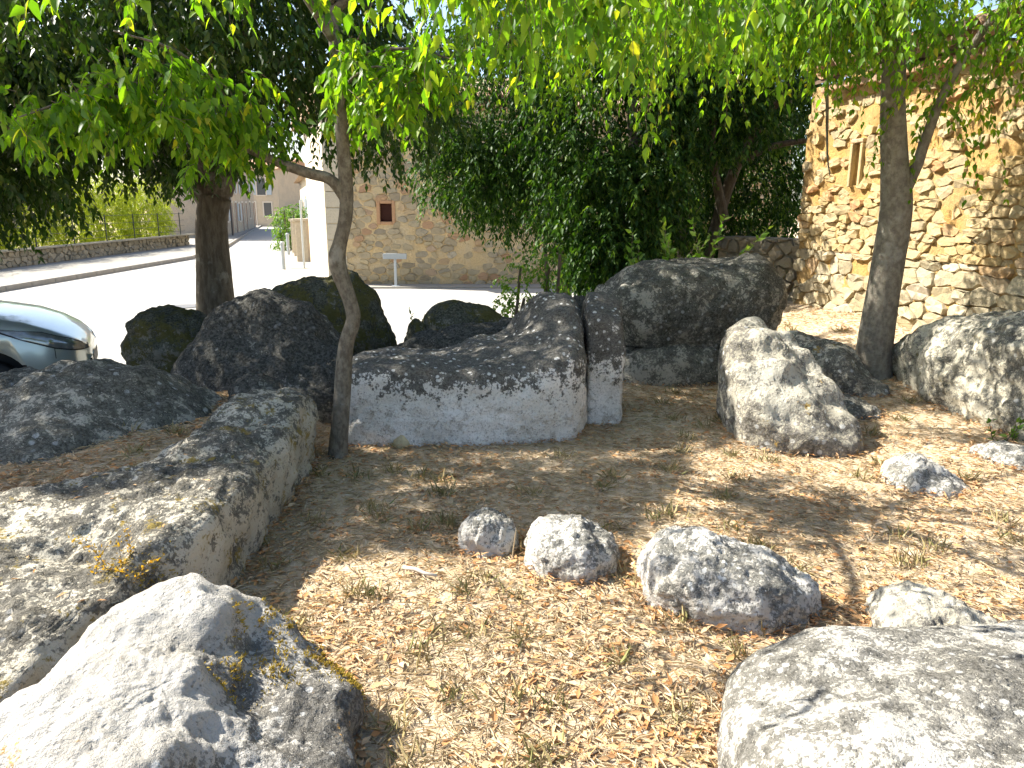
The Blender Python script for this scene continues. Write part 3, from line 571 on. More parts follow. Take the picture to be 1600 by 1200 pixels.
# facing building across the road ---------------------------------------
M_stoneB = stone_mat('tan_rubble', [(0, (.30, .24, .16)), (.3, (.46, .36, .21)), (.55, (.36, .30, .21)), (.8, (.50, .39, .22)), (.95, (.42, .22, .11)), (1, (.5, .44, .32))], .015)
M_mortB = mortar_mat('tan_mortar', (.66, .49, .26), (.60, .48, .30), (.46, .33, .17))
M_cream = mortar_mat('cream_render', (.60, .52, .38), (.55, .48, .36), (.45, .38, .27))
BO = Vector((-4.62, 19.3, -.38)); BU = Vector((1, 0, 0)); BN = Vector((0, -1, 0)); BW, BH = 11.5, 4.35
bB = empty('stone_house', BO); tag(bB, 'tan rubble-stone house across the road with one tiny dark window', 'house')
win = (1.33, 1.63, 1.62, 2.06, .16)
wallB = wall_sheet('wall', BO, BU, BN, BW, BH, .45, M_mortB, bB, BO, .1, .02, 5, [win])
stone_face(wallB, BO, BU, BN, BW, BH - .02, .30, .15, .014, .024, M_stoneB, 23, [(win[0] - .09, win[1] + .09, win[2] - .09, win[3] + .1), (0, .44, 0, BH)],
           lambda u, v, ar: ar * (1 if .3 < u < 5.3 and v < 3.4 else .2), 300, lambda u, v, r: r < (.65 if .5 < v < 1.2 else .98), place=BO, sides=8)
M_brick = plain('brick_surround', (.46, .27, .15), .9, .15, 0, .3, 25)
M_void = plain('dark_interior', (.05, .018, .012), .8, .2)
def bx(name, a, b, mat, par, c=.008): return MB().bbox(a, b, c).build(name, mat, par)
wf = bx('window', (win[0] + .005, .06, win[2] + .005), (win[1] - .005, .10, win[3] - .005), M_void, bB)
for (a, b, nm) in (((win[0] - .08, -.035, win[2] - .07), (win[0], .09, win[3] + .08), 'jamb'), ((win[1], -.035, win[2] - .07), (win[1] + .08, .09, win[3] + .08), 'jamb'), ((win[0] + .003, -.03, win[2] - .07), (win[1] - .003, .09, win[2]), 'sill'), ((win[0] + .003, -.03, win[3]), (win[1] - .003, .09, win[3] + .08), 'lintel')):
    bx(nm, a, b, M_brick, wf)
for k in range(11):     # dressed corner blocks
    w = .46 if k % 2 else .36; o = MB().bbox((-.03, -.035, .005 + k * .392), (w, .4, .385 + k * .392), .015).build('corner_block', M_cream, bB)
# street side wall and other walls
SU = Vector((-.33, 1, 0)).normalized(); 
def quadwall(name, p0, p1, z0, z1, th, mat, par, base):
    p0 = Vector((*p0, 0)); p1 = Vector((*p1, 0)); d = (p1 - p0).normalized(); n = Vector((d.y, -d.x, 0)); b = Vector(base)
    P = [p0, p1, p1 - n * th, p0 - n * th]; V = [(p.x - b.x, p.y - b.y, z - b.z) for z in (z0, z1) for p in P]
    return pymesh(name, V, [(0, 1, 2, 3), (7, 6, 5, 4), (4, 5, 1, 0), (5, 6, 2, 1), (6, 7, 3, 2), (7, 4, 0, 3)], mat, par)
quadwall('side_wall', (-6.75, 25.6), (-4.66, 19.34), -.38, 4.0, .4, M_cream, bB, BO)
quadwall('rear_wall', (6.9, 25.6), (-6.4, 25.6), -.38, 4.0, .4, M_cream, bB, BO)
quadwall('end_wall', (6.9, 19.76), (6.9, 25.1), -.38, 4.0, .4, M_cream, bB, BO)
rz0 = BH; rr = MB(); a = R(18)
rr.add([(-.15, -.25, rz0), (11.6, -.25, rz0), (11.6, 3.3, rz0 + 3.5 * math.tan(a)), (-1.6, 3.3, rz0 + 3.5 * math.tan(a)), (11.6, 6.6, rz0), (-2.6, 6.6, rz0)], [(0, 1, 2, 3), (3, 2, 4, 5), (0, 3, 5), (1, 4, 2), (1, 0, 5, 4)])
roofB = rr.build('roof', M_tile, bB)
tile_roof(roofB, BO + Vector((-.1, -.3, rz0 - .0)), BU, Vector((0, 1, 0)), 5.8, 3, BO, a, .23, 9)

# T-shaped sign in front of the house --------------------------------------
M_sign = plain('sign_grey_paint', (.42, .45, .46), .45, .4, .0, .1); M_signw = plain('sign_pale', (.36, .39, .40), .45, .4, 0, .12, 40)
sg = empty('street_sign', (-2.87, 18.75, -.31)); tag(sg, 'small grey T-shaped sign on a post before the stone house', 'sign')
MB().bbox((-.03, -.03, 0), (.03, .03, .66), .006).build('post', M_sign, sg)
pn = MB().bbox((-.29, -.055, .665), (.29, -.015, .80), .008).build('panel', M_signw, sg)
for z in (.672, .782): MB().bbox((-.28, -.060, z), (.28, -.0555, z + .012), .001).build('edge_strip', M_sign, pn)
MB().bbox((-.10, -.10, 0), (.10, .10, .015), .004).build('base_plate', M_sign, sg)
# low roadside wall, fence and hedge on the far left ------------------------
LW0 = Vector((-15.3, 12.0, -.25)); lw = empty('roadside_wall', LW0); tag(lw, 'long low dry-stone wall along the far pavement, topped by a wire fence', 'wall')
M_stoneL = stone_mat('grey_low_stone', [(0, (.20, .18, .14)), (.5, (.32, .28, .21)), (1, (.40, .34, .25))])
lU = Vector((-.012, 1, 0)).normalized(); lN = Vector((1, .012, 0)).normalized()
lb = wall_sheet('wall_body', LW0, lU, lN, 25, .5, .4, M_stoneL, lw, LW0, .2, .02, 4)
stone_face(lb, LW0 + lU * 7, lU, lN, 18, .5, .32, .17, .015, .04, M_stoneL, 24, place=LW0, sides=8, prio=lambda u, v, ar: ar)
MB().bbox((-.42, 0, .5), (.04, 25, .55), .01).build('coping', M_stoneL, lb)
fence = empty('wire_fence', LW0 + Vector((-.2, 0, .55))); tag(fence, 'thin dark wire fence on top of the low roadside wall', 'fence')
M_wire = plain('fence_metal', (.06, .07, .06), .5, .5, .6)
for k in range(11): MB().tube([(0, 2 + k * 2.2, 0), (0, 2 + k * 2.2, 1.0)], .025, 6).build('fence_post', M_wire, fence)
for z in (.15, .4, .65, .95): MB().tube([(0, 0, z), (0, 24.5, z)], .008, 4).build('wire', M_wire, fence)

# street houses ---------------------------------------------------------------
M_wall1 = mortar_mat('grey_render', (.36, .32, .26), (.42, .36, .28), (.26, .22, .17)); M_wall2 = mortar_mat('warm_render', (.50, .42, .31), (.44, .38, .29), (.33, .28, .21))
M_shut = plain('grey_blue_shutter', (.34, .40, .44), .6, .3); M_glass = plain('window_glass', (.05, .06, .07), .12, .5); M_frame = plain('stone_surround', (.55, .50, .42), .9, .2); M_door = plain('door_wood', (.22, .15, .10), .7, .3)
def street_house(label, p0, p1, h, depth, wallm, openings, group='houses down the street', name='street_house', roofh=1.1):
    p0 = Vector((*p0, -.36)); p1 = Vector((*p1, -.36)); d = (p1 - p0); W = d.length; ang = math.atan2(d.y, d.x); b = empty(name, p0, ang); tag(b, label, 'house', group)
    MB().box((0, 0, 0), (W, depth, h)).build('wall', wallm, b)       # local: front face at y=0 looking -y
    MB().add([(-.2, -.35, h + .003), (W + .2, -.35, h + .003), (W + .2, depth + .3, h + .003), (-.2, depth + .3, h + .003), (-.2, depth / 2, h + roofh), (W + .2, depth / 2, h + roofh)],
             [(3, 2, 1, 0), (0, 1, 5, 4), (2, 3, 4, 5), (0, 4, 3), (1, 2, 5)]).build('roof', M_tile, b)
    for (x, z, w, hh, kind) in openings:
        f = MB()
        for (a, c) in (((x - .12, -.05, z - .1), (x - .003, .02, z + hh + .12)), ((x + w + .003, -.05, z - .1), (x + w + .12, .02, z + hh + .12)), ((x, -.05, z + hh), (x + w, .02, z + hh + .12)), ((x, -.07, z - .1), (x + w, .02, z))): f.box(a, c)
        if kind == 'door':
            dd = MB().box((x, -.02, z), (x + w, .03, z + hh)).build('door', M_door, b); f.build('door_frame', M_frame, dd)
        else:
            ww = MB().box((x, -.015, z), (x + w, .03, z + hh)).build('window', M_glass, b); f.build('window_frame', M_frame, ww)
            if kind == 'shut':
                for sx in (x - w * .55 - .13, x + w + .13): MB().bbox((sx, -.06, z), (sx + w * .55, -.02, z + hh), .01).build('shutter', M_shut, ww)
    return b
street_house('first grey house of the shaded row, half hidden by the big trunk', (-17.4, 46), (-18.8, 52.2), 4.6, 4, M_wall1, [(.8, .05, 1.0, 2.1, 'door'), (2.8, 1.0, .9, 1.3, 'shut'), (5.0, .05, 1.0, 2.1, 'door'), (1, 3.0, .8, 1.2, 'shut'), (4.2, 3.0, .8, 1.2, 'shut'), (5.3, 3.0, .6, 1.2, 'win')])
street_house('middle warm-grey house of the shaded row, before the end house', (-18.85, 52.3), (-20.2, 58.3), 4.5, 4, M_wall2, [(1, .05, 1.0, 2.1, 'door'), (3, .9, .9, 1.2, 'shut'), (4.8, .05, 1.0, 2.1, 'door'), (1.4, 2.8, .8, 1.1, 'shut'), (4.6, 2.8, .8, 1.1, 'shut')])
street_house('last low house of the shaded row, next to the end house', (-20.25, 58.4), (-21.9, 66), 4.9, 4, M_wall1, [(1.2, .05, 1.0, 2.1, 'door'), (3.6, 1, .9, 1.2, 'win'), (6, .05, 1, 2.1, 'door'), (1.4, 3, .8, 1.1, 'shut'), (5.0, 3, .8, 1.1, 'shut')])
street_house('beige end house with shutters facing down the street', (-27.2, 73.5), (-21.6, 72), 5.2, 7, M_wall2, [(1.0, 2.9, .9, 1.5, 'shut'), (3.6, 2.9, .9, 1.5, 'shut'), (2.2, .05, 1.1, 2.2, 'door'), (4.2, 1, .8, 1.2, 'win')])
street_house('pale cream house on the sunny side of the street', (-13.2, 48.5), (-8.7, 33.5), 3.3, 7, M_cream, [(3, 1.0, .9, 1.3, 'shut'), (7, .05, 1.0, 2.1, 'door'), (10, 1.0, .9, 1.3, 'shut'), (13.5, 1, .9, 1.3, 'shut'), ])
# gate pillars and poles on the sunny side
M_pillar = plain('gate_pillar_stone', (.50, .42, .30), .9, .2, 0, .25)
for i, (x, y, hh, lb_) in enumerate(((-7.4, 27.2, 1.4, 'nearest stone gate pillar on the sunny side of the street'), (-8.35, 30.2, 1.3, 'middle stone gate pillar on the sunny side of the street'), (-9.05, 32.4, 1.3, 'farthest stone gate pillar, beside the street shrub'))):
    g = empty('gate_pillar', (x, y, -.32)); tag(g, lb_, 'pillar', 'stone pillars on the sunny side')
    MB().bbox((-.2, -.2, 0), (.2, .2, hh), .02).build('shaft', M_pillar, g); MB().bbox((-.26, -.26, hh + .002), (.26, .26, hh + .10), .02).build('cap', M_pillar, g)
gwl = empty('garden_wall', (-7.7, 27.2, -.32)); tag(gwl, 'low cream wall linking the stone gate pillars along the street', 'wall')
quadwall('wall_body', (-9.0, 32.2), (-7.48, 27.4), -.32, .55, .2, M_cream, gwl, (-7.7, 27.2, -.32)); 
for (x, y, lb_) in ((-6.6, 24.2, 'thin grey metal pole on the pavement nearest the stone house corner'), (-7.05, 25.9, 'second thin grey metal pole further along the sunny pavement')):
    o = MB().tube([(0, 0, 0), (0, 0, 2.1)], .03, 8).build('pole', M_sign, None, (0, 0, 0)); o.location = (x, y, -.31); tag(o, lb_, 'pole', 'poles on the sunny pavement')
for (x, y, lb_) in ((-7.25, 24.2, 'grey bollard at the road edge, nearer one'), (-9.2, 31.5, 'grey bollard at the road edge, farther one')):
    b_ = empty('bollard', (x, y, -.352)); tag(b_, lb_, 'bollard', 'bollards at the road edge')
    MB().tube([(0, 0, 0), (0, 0, .78)], .06, 10).build('shaft', M_signw, b_); MB().tube([(0, 0, .782), (0, 0, .85), (0, 0, .88)], [.075, .07, .03], 10).build('cap', M_signw, b_)
M_pole = plain('dark_pole', (.08, .08, .08), .6, .3)
for (x, y, lb_) in ((-16.3, 43.5, 'dark slim post before the shaded house row'), (-17.6, 48.5, 'farther dark slim post before the shaded house row')):
    o = MB().tube([(0, 0, 0), (0, 0, 2.6)], .05, 8).build('post', M_pole); o.location = (x, y, -.24); tag(o, lb_, 'post', 'posts in the shaded street')

# ------------------------------------------------------------------ trees
def unit(a): return a / (np.linalg.norm(a, axis=-1, keepdims=True) + 1e-9)
def leaf_block(Pb, D, Nn, L, wr, fine):
    """leaf blades: base points, axis, face normal, length -> verts, tris"""
    D = unit(D); S = unit(np.cross(D, Nn)); Nn = unit(np.cross(S, D)); L = L[:, None]; W = L * wr
    if fine:
        cu = -.10 * L
        prof = [(0, 0, 0), (.28, .5, .05), (.28, 0, -.03), (.28, -.5, .05), (.6, .36, .0), (.6, 0, -.06), (.6, -.36, .0), (1.0, 0, -.14)]
        F = [(0, 2, 1), (0, 3, 2), (1, 2, 5), (1, 5, 4), (2, 3, 6), (2, 6, 5), (4, 5, 7), (5, 6, 7)]
    else:
        prof = [(0, 0, 0), (.38, .5, .06), (1.0, 0, -.08), (.38, -.5, .06)]; F = [(0, 2, 1), (0, 3, 2)]
    V = np.stack([Pb + D * L * a + S * W * b + Nn * L * c for a, b, c in prof], 1); k = len(prof); n = len(Pb)
    Ff = (np.arange(n)[:, None, None] * k + np.array(F)[None]).reshape(-1, 3); return V.reshape(-1, 3), Ff
def twigs(P0, D0, length, K, droop, rng):
    """drooping twigs: T starts, initial dirs -> nodes (T,K,3), dirs"""
    T = len(P0); st = (length / K)[:, None]; p = P0.copy(); d = unit(D0); nodes = []; dirs = []
    for k in range(K):
        d = unit(d + np.array([0, 0, -1.]) * droop + rng.normal(0, .10, (T, 3))); p = p + d * st; nodes.append(p.copy()); dirs.append(d.copy())
    return np.stack(nodes, 1), np.stack(dirs, 1)
SH = np.array([TOSUN.x / TOSUN.z, TOSUN.y / TOSUN.z])
def open_to_sun(P, rng, inside=.12, dapple=.55):  # crowns shaped by where their shade falls, not by natural gaps
    """thins leaves whose shadow would land on ground meant to stay sunlit"""
    S = P.reshape(-1, 3); x = S[:, 0] - SH[0] * S[:, 2]; y = S[:, 1] - SH[1] * S[:, 2]
    yb = np.interp(x, [-5, -1.3, -.7, -.3, .3, .6, .85, 1.2, 1.5, 2.5, 5], [3.0, 3.1, 3.3, 3.25, 3.4, 3.6, 4.0, 4.7, 5.1, 5.6, 6.2]) + .25 * fbm(np.c_[x * 2, y * 2, 0 * x], 2)
    lit = (y < yb) & (y > 1.75) & (np.abs(x) < .72 * y + .35); dap = (x > 1.1) & (y > 4.3) & lit; pr = np.where(lit, np.where(dap, dapple, inside), 1.)
    clump = .5 + .9 * fbm(np.c_[x * 1.5, y * 1.5, 0 * x + 5], 2)
    return ((rng.random(len(S)) * .35 + np.clip(clump, 0, 1) * .65) < pr).reshape(P.shape[:-1])
class Foliage:
    def __init__(s): s.V = []; s.F = []; s.n = 0; s.tV = []; s.tF = []; s.tn = 0
    def leaves(s, *a):
        V, F = leaf_block(*a); s.V.append(V); s.F.append(F + s.n); s.n += len(V)
    def spray(s, P0, D0, length, K, leaf, rng, droop=.25, wr=.46, fine=False, hang=.8, twig_r=.0025, wood=True, per=2, keep=None):
        nodes, dirs = twigs(P0, D0, length, K, droop, rng)
        if keep is not None and wood:
            sel = keep(nodes[:, K // 2], rng); nodes, dirs, P0 = nodes[sel], dirs[sel], P0[sel]; keep = None
        T = len(P0)
        if T == 0: return
        side = unit(np.cross(dirs, np.array([0, 0, 1.]) + rng.normal(0, .3, dirs.shape)))
        for q in range(per):
            sg = np.where((np.arange(K)[None, :, None] + q) % 2 == 0, 1., -1.); D = unit(dirs * .55 + side * sg * .8 + np.array([0, 0, -hang]) + rng.normal(0, .28, dirs.shape))
            N = unit(np.array([0, 0, .7]) + side * sg * .4 - dirs * .2 + rng.normal(0, .55, dirs.shape)); L = leaf * rng.uniform(.6, 1.2, (T, K)) * (.75 + .35 * np.sin(np.linspace(.4, 2.9, K)))[None]
            m = rng.random((T, K)) < .93
            if keep is not None: m &= keep(nodes, rng)
            s.leaves((nodes + rng.normal(0, .008, nodes.shape))[m], D[m], N[m], L[m], wr, fine)
        if wood:
            allp = np.concatenate([P0[:, None], nodes], 1); Kk = K + 1; n3 = 3; ang = np.arange(n3) * 2 * math.pi / n3
            a = unit(np.cross(np.concatenate([dirs[:, :1], dirs], 1), np.array([.3, .8, .1]))); b = unit(np.cross(np.concatenate([dirs[:, :1], dirs], 1), a))
            rr = (twig_r * np.linspace(1, .35, Kk))[None, :, None, None]; V = allp[:, :, None] + (a[:, :, None] * np.cos(ang)[:, None] + b[:, :, None] * np.sin(ang)[:, None]) * rr
            base = (np.arange(T) * Kk * n3)[:, None, None] + (np.arange(K) * n3)[None, :, None]; i = np.arange(n3)[None, None]; j = (i + 1) % n3
            F = np.stack(np.broadcast_arrays(base + i, base + j, base + n3 + j, base + n3 + i), -1).reshape(-1, 4)
            s.tV.append(V.reshape(-1, 3)); s.tF.append(F + s.tn); s.tn += T * Kk * n3
    def build(s, parent, mat, wmat, place, name='crown', tname='twigs'):
        pl_ = np.array(place); o = mesh_obj(name, np_mesh(name, np.vstack(s.V) - pl_, np.vstack(s.F)), mat, parent)
        if s.tV:
            w = mesh_obj(tname, np_mesh(tname, np.vstack(s.tV) - pl_, np.vstack(s.tF)), wmat, parent)
            if tname == 'twigs': w['kind'] = 'stuff'
        return o
def smooth_path(pts, n=6):
    P = np.array(pts, float); out = []; Q = np.vstack([2 * P[0] - P[1], P, 2 * P[-1] - P[-2]])
    for i in range(1, len(Q) - 2):
        for t_ in np.linspace(0, 1, n, endpoint=False):
            a, b, c, d = Q[i - 1], Q[i], Q[i + 1], Q[i + 2]; out.append(.5 * ((2 * b) + (c - a) * t_ + (2 * a - 5 * b + 4 * c - d) * t_ ** 2 + (3 * b - a - 3 * c + d) * t_ ** 3))
    out.append(P[-1]); return np.array(out)
def limb(mb, pts, n=6, sides=10, lump=.06, seed=0):
    """pts rows: x, y, z, radius"""
    S = smooth_path(pts, n); r = S[:, 3] * (1 + lump * fbm(S[:, :3] * 3 + seed, 2)); r = np.maximum(r, .003); mb.tube(S[:, :3], list(r), sides); return S
def along(S, n, rng, spread, t0=.0):
    i = rng.uniform(t0 * (len(S) - 1), len(S) - 1.001, n); k = i.astype(int); f = (i - k)[:, None]; return S[k, :3] * (1 - f) + S[k + 1, :3] * f + rng.normal(0, 1, (n, 3)) * np.array(spread)
LM_near = leaf_mat('leaf_hackberry', [(0, (.07, .17, .014)), (.4, (.13, .27, .02)), (.75, (.22, .38, .028)), (.95, (.33, .45, .035)), (1, (.52, .46, .05))], .62, (1.45, 1.5, .3))
LM_dark = leaf_mat('leaf_dark_plane', [(0, (.022, .055, .010)), (.5, (.04, .085, .013)), (.9, (.07, .12, .018)), (1, (.12, .15, .025))], .32, (1.3, 1.4, .4))
LM_shrub = leaf_mat('leaf_evergreen', [(0, (.013, .042, .007)), (.55, (.032, .085, .013)), (.88, (.075, .15, .022)), (1, (.18, .28, .05))], .3, (1.4, 1.5, .35), .5, .2)
LM_hedge = leaf_mat('leaf_bamboo', [(0, (.20, .28, .02)), (.5, (.30, .38, .03)), (1, (.40, .44, .05))], .45, (1.3, 1.25, .3))
LM_plant = leaf_mat('leaf_fresh', [(0, (.06, .15, .02)), (.6, (.11, .22, .03)), (1, (.2, .28, .05))], .45, (1.4, 1.4, .4))
BK_thin = bark_mat('bark_smooth_grey', (.10, .085, .065), (.18, .16, .125), 1.3, .6); BK_big = bark_mat('bark_dark', (.085, .07, .052), (.14, .12, .09)); BK_right = bark_mat('bark_right', (.14, .12, .095), (.22, .20, .155), .9, .8); BK_twig = plain('twig_bark', (.13, .10, .07), .9, .2)

# thin crooked tree in the foreground ---------------------------------------
rng = np.random.default_rng(31); T1 = np.array([-1.17, 4.82, 0.]); t1 = empty('thin_tree', T1); tag(t1, 'thin crooked tree with a kinked grey trunk beside the bench stone', 'tree')
mb = MB(); off = np.r_[T1, 0]
def L_(pts): return [tuple(np.array(p) - off) for p in pts]
tr1 = [(-1.17, 4.82, -.12, .10), (-1.165, 4.82, .05, .078), (-1.15, 4.83, .35, .066), (-1.09, 4.85, .74, .060), (-1.01, 4.85, .92, .056), (-1.03, 4.85, 1.05, .056), (-1.105, 4.85, 1.22, .062), (-1.125, 4.85, 1.32, .066), (-1.09, 4.85, 1.42, .055), (-1.03, 4.85, 1.58, .053), (-1.015, 4.85, 1.75, .052), (-1.04, 4.85, 2.05, .046), (-1.05, 4.85, 2.4, .043), (-1.07, 4.85, 2.85, .04), (-1.12, 4.9, 3.4, .034), (-1.2, 5.0, 4.0, .025), (-1.25, 5.1, 4.6, .012)]
tr1 = [(-1.075 + (x + 1.075) * (.72 if .3 < z < 2 else 1), y, z, r * .84) for (x, y, z, r) in tr1]
limb(mb, L_(tr1), 5, 14, .10, 1)
limbs1 = []
for k, pts in enumerate([
    [(-1.03, 4.85, 1.68, .04), (-1.12, 4.83, 1.80, .034), (-1.25, 4.8, 1.84, .032), (-1.42, 4.78, 1.90, .028), (-1.6, 4.72, 1.99, .024), (-1.68, 4.68, 2.06, .02), (-1.95, 4.55, 2.20, .014), (-2.3, 4.35, 2.22, .008), (-2.6, 4.2, 2.1, .004)],
    [(-1.68, 4.68, 2.06, .016), (-1.66, 4.6, 2.25, .012), (-1.8, 4.4, 2.45, .008), (-2.0, 4.1, 2.5, .004)],
    [(-1.06, 4.85, 2.6, .03), (-1.2, 4.5, 2.85, .024), (-1.4, 3.95, 2.95, .018), (-1.6, 3.4, 2.85, .012), (-1.75, 2.95, 2.6, .006)],
    [(-1.07, 4.85, 2.8, .03), (-.85, 4.3, 3.05, .024), (-.5, 3.7, 3.05, .018), (-.15, 3.2, 2.85, .012), (.05, 2.85, 2.6, .006)],
    [(-1.07, 4.85, 2.75, .03), (-.6, 4.6, 3.0, .022), (.0, 4.3, 3.05, .016), (.45, 4.0, 2.9, .010), (.75, 3.8, 2.65, .005)],
    [(-1.1, 4.88, 3.1, .028), (-1.6, 4.8, 3.4, .02), (-2.2, 4.7, 3.3, .014), (-2.8, 4.5, 3.0, .006)],
    [(-1.1, 4.88, 3.2, .026), (-.7, 5.3, 3.5, .02), (-.1, 5.6, 3.6, .012), (.4, 5.8, 3.4, .005)],
    [(-1.06, 4.85, 2.45, .02), (-.9, 4.75, 2.5, .014), (-.6, 4.65, 2.52, .009), (-.35, 4.55, 2.45, .004)],
    [(-1.04, 4.85, 2.2, .016), (-.95, 4.7, 2.35, .010), (-.75, 4.5, 2.4, .006), (-.6, 4.35, 2.3, .003)]]):
    S = limb(mb, L_(pts), 6, 8, .08, k + 2); S[:, :3] += T1; limbs1.append(S)
mb.build('trunk', BK_thin, t1, smooth=True)
fo = Foliage()
def hang(S, n, ln, K, leaf, t0=.25, spread=(.14, .14, .05), fine=True, droop=.22, out=1.0, kp=.36, fol=None, rg=None, **kw):
    rg = rg or rng; P0 = along(S, n, rg, spread, t0); D0 = rg.normal(0, 1, (n, 3)) * np.array([1, 1, .35]) * out + np.array([0, 0, -.1]); (fol or fo).spray(P0, D0, rg.uniform(*ln, n), K, leaf, rg, droop, fine=fine, keep=lambda N, g: open_to_sun(N, g, kp, .42), **kw)
hang(limbs1[0], 110, (.15, .42), 8, .085, .60, (.14, .16, .05)); hang(limbs1[1], 60, (.2, .45), 9, .085, .25, (.16, .14, .05))
hang(limbs1[2], 130, (.3, .65), 10, .08, .25, (.24, .16, .06)); hang(limbs1[3], 190, (.3, .75), 10, .08, .2, (.26, .18, .06)); hang(limbs1[4], 190, (.3, .75), 10, .08, .2, (.24, .2, .06))
hang(limbs1[5], 50, (.3, .6), 10, .075, .2, (.2, .2, .06)); hang(limbs1[6], 50, (.3, .7), 10, .075, .2, (.2, .2, .06)); hang(limbs1[7], 60, (.2, .5), 9, .08, .2, (.12, .12, .04), kp=.6); hang(limbs1[8], 50, (.2, .45), 9, .08, .2, (.12, .12, .04), kp=.6)
fo.build(t1, LM_near, BK_twig, T1)

# big tree beside the road ------------------------------------------------------
rng = np.random.default_rng(32); T2 = np.array([-3.74, 9.5, -.36]); t2 = empty('roadside_tree', T2); tag(t2, 'big dark broad-crowned tree with a thick trunk beside the road', 'tree'); off = np.r_[T2, 0]
mb = MB(); limb(mb, L_([(-3.74, 9.5, -.5, .36), (-3.74, 9.5, -.2, .29), (-3.74, 9.5, .3, .245), (-3.72, 9.5, .9, .205), (-3.70, 9.5, 1.4, .19), (-3.62, 9.5, 1.75, .19), (-3.45, 9.45, 2.1, .165), (-3.28, 9.4, 2.6, .14), (-3.2, 9.3, 3.4, .11), (-3.3, 9.0, 4.4, .07), (-3.4, 8.6, 5.6, .03)]), 5, 18, .08, 4)
l2 = []
for k, pts in enumerate([
    [(-3.66, 9.5, 1.65, .15), (-3.95, 9.35, 2.1, .12), (-4.5, 9.0, 2.7, .09), (-5.3, 8.5, 3.3, .06), (-6.3, 8.0, 3.6, .03), (-7.3, 7.6, 3.3, .01)],
    [(-3.6, 9.5, 1.8, .13), (-3.7, 9.0, 2.6, .10), (-4.0, 8.2, 3.6, .07), (-4.4, 7.2, 4.3, .04), (-4.8, 6.2, 4.3, .01)],
    [(-3.4, 9.4, 2.2, .10), (-3.0, 8.9, 2.9, .075), (-2.6, 8.1, 3.6, .05), (-2.4, 7.2, 4.0, .025), (-2.3, 6.5, 3.8, .01)],
    [(-3.3, 9.4, 2.6, .09), (-2.7, 9.6, 3.3, .06), (-2.0, 9.8, 3.7, .04), (-1.3, 9.9, 3.6, .01)],
    [(-3.9, 9.3, 2.1, .08), (-4.8, 9.6, 2.6, .06), (-5.8, 9.9, 2.9, .04), (-6.9, 10.2, 2.7, .01)],
    [(-4.4, 9.0, 2.6, .07), (-5.0, 8.2, 2.7, .05), (-5.6, 7.3, 2.6, .03), (-6.1, 6.6, 2.2, .01)],
    [(-3.3, 9.2, 3.2, .09), (-3.6, 8.4, 4.4, .06), (-3.9, 7.4, 5.3, .03), (-4.1, 6.6, 5.6, .01)]]):
    S = limb(mb, L_(pts), 6, 9, .08, k + 3); S[:, :3] += T2; l2.append(S)
mb.build('trunk', BK_big, t2, smooth=True)
f2 = Foliage()
def ell(n, c, r, rg, shell=.35):
    d = unit(rg.normal(0, 1, (n, 3))); return np.array(c) + d * np.array(r) * (rg.uniform(shell, 1, (n, 1)) ** .6)
def crown_cloud(fol, n, c, r, rg, leaf, K=9, ln=(.4, .8), shell=.35, keep=None, droop=.2, **kw):
    P0 = ell(n, c, r, rg, shell)
    if keep is not None: P0 = P0[keep(P0)]
    D0 = unit(P0 - np.array(c)) * .6 + rg.normal(0, .7, P0.shape); fol.spray(P0, D0, rg.uniform(*ln, len(P0)), K, leaf, rg, droop, **kw)
okT2 = lambda P: ~((P[:, 0] > -4.9) & (P[:, 1] > 8.2) & (P[:, 2] < 2.5)) & ~((P[:, 0] > -3.3) & (P[:, 2] < 2.6)) & (P[:, 2] > 1.6)
def cloud2(n, c, r, leaf, kp, ln=(.3, .6)):
    P0 = ell(n, c, r, rng, .35); P0 = P0[kp(P0)]; D0 = unit(P0 - np.array(c)) * .6 + rng.normal(0, .7, P0.shape); f2.spray(P0, D0, rng.uniform(*ln, len(P0)), 9, leaf, rng, .2, wood=False, keep=lambda N, g: open_to_sun(N, g, .02, .2))
cloud2(4600, (-5.0, 7.9, 4.7), (4.1, 3.5, 2.3), .105, okT2, (.4, .8))
cloud2(1500, (-5.9, 7.6, 2.4), (1.75, 1.2, 1.25), .10, lambda P: P[:, 2] > 1.3 + np.clip((P[:, 0] + 5.5) * .6, 0, 1))
cloud2(700, (-7.6, 8.4, 2.8), (1.6, 1.5, 1.5), .10, lambda P: P[:, 2] > 1.3)
cloud2(800, (-6.3, 5.3, 3.9), (1.5, 1.0, 1.1), .10, lambda P: P[:, 2] > 2.9)  # out-of-view leaf mass added to shade the litter behind the ledge
cloud2(800, (-4.9, 8.6, 2.9), (1.6, 1.2, .8), .10, okT2)
cloud2(330, (-3.75, 8.7, 2.5), (1.2, .6, .6), .095, lambda P: P[:, 2] > 2.0, (.25, .5))
cloud2(620, (-2.6, 8.4, 3.5), (1.4, 1.6, .9), .095, lambda P: P[:, 2] > 2.5)
cloud2(330, (-1.5, 9.3, 3.0), (.9, .9, .8), .09, lambda P: P[:, 2] > 2.0)
f2.build(t2, LM_dark, BK_twig, T2)

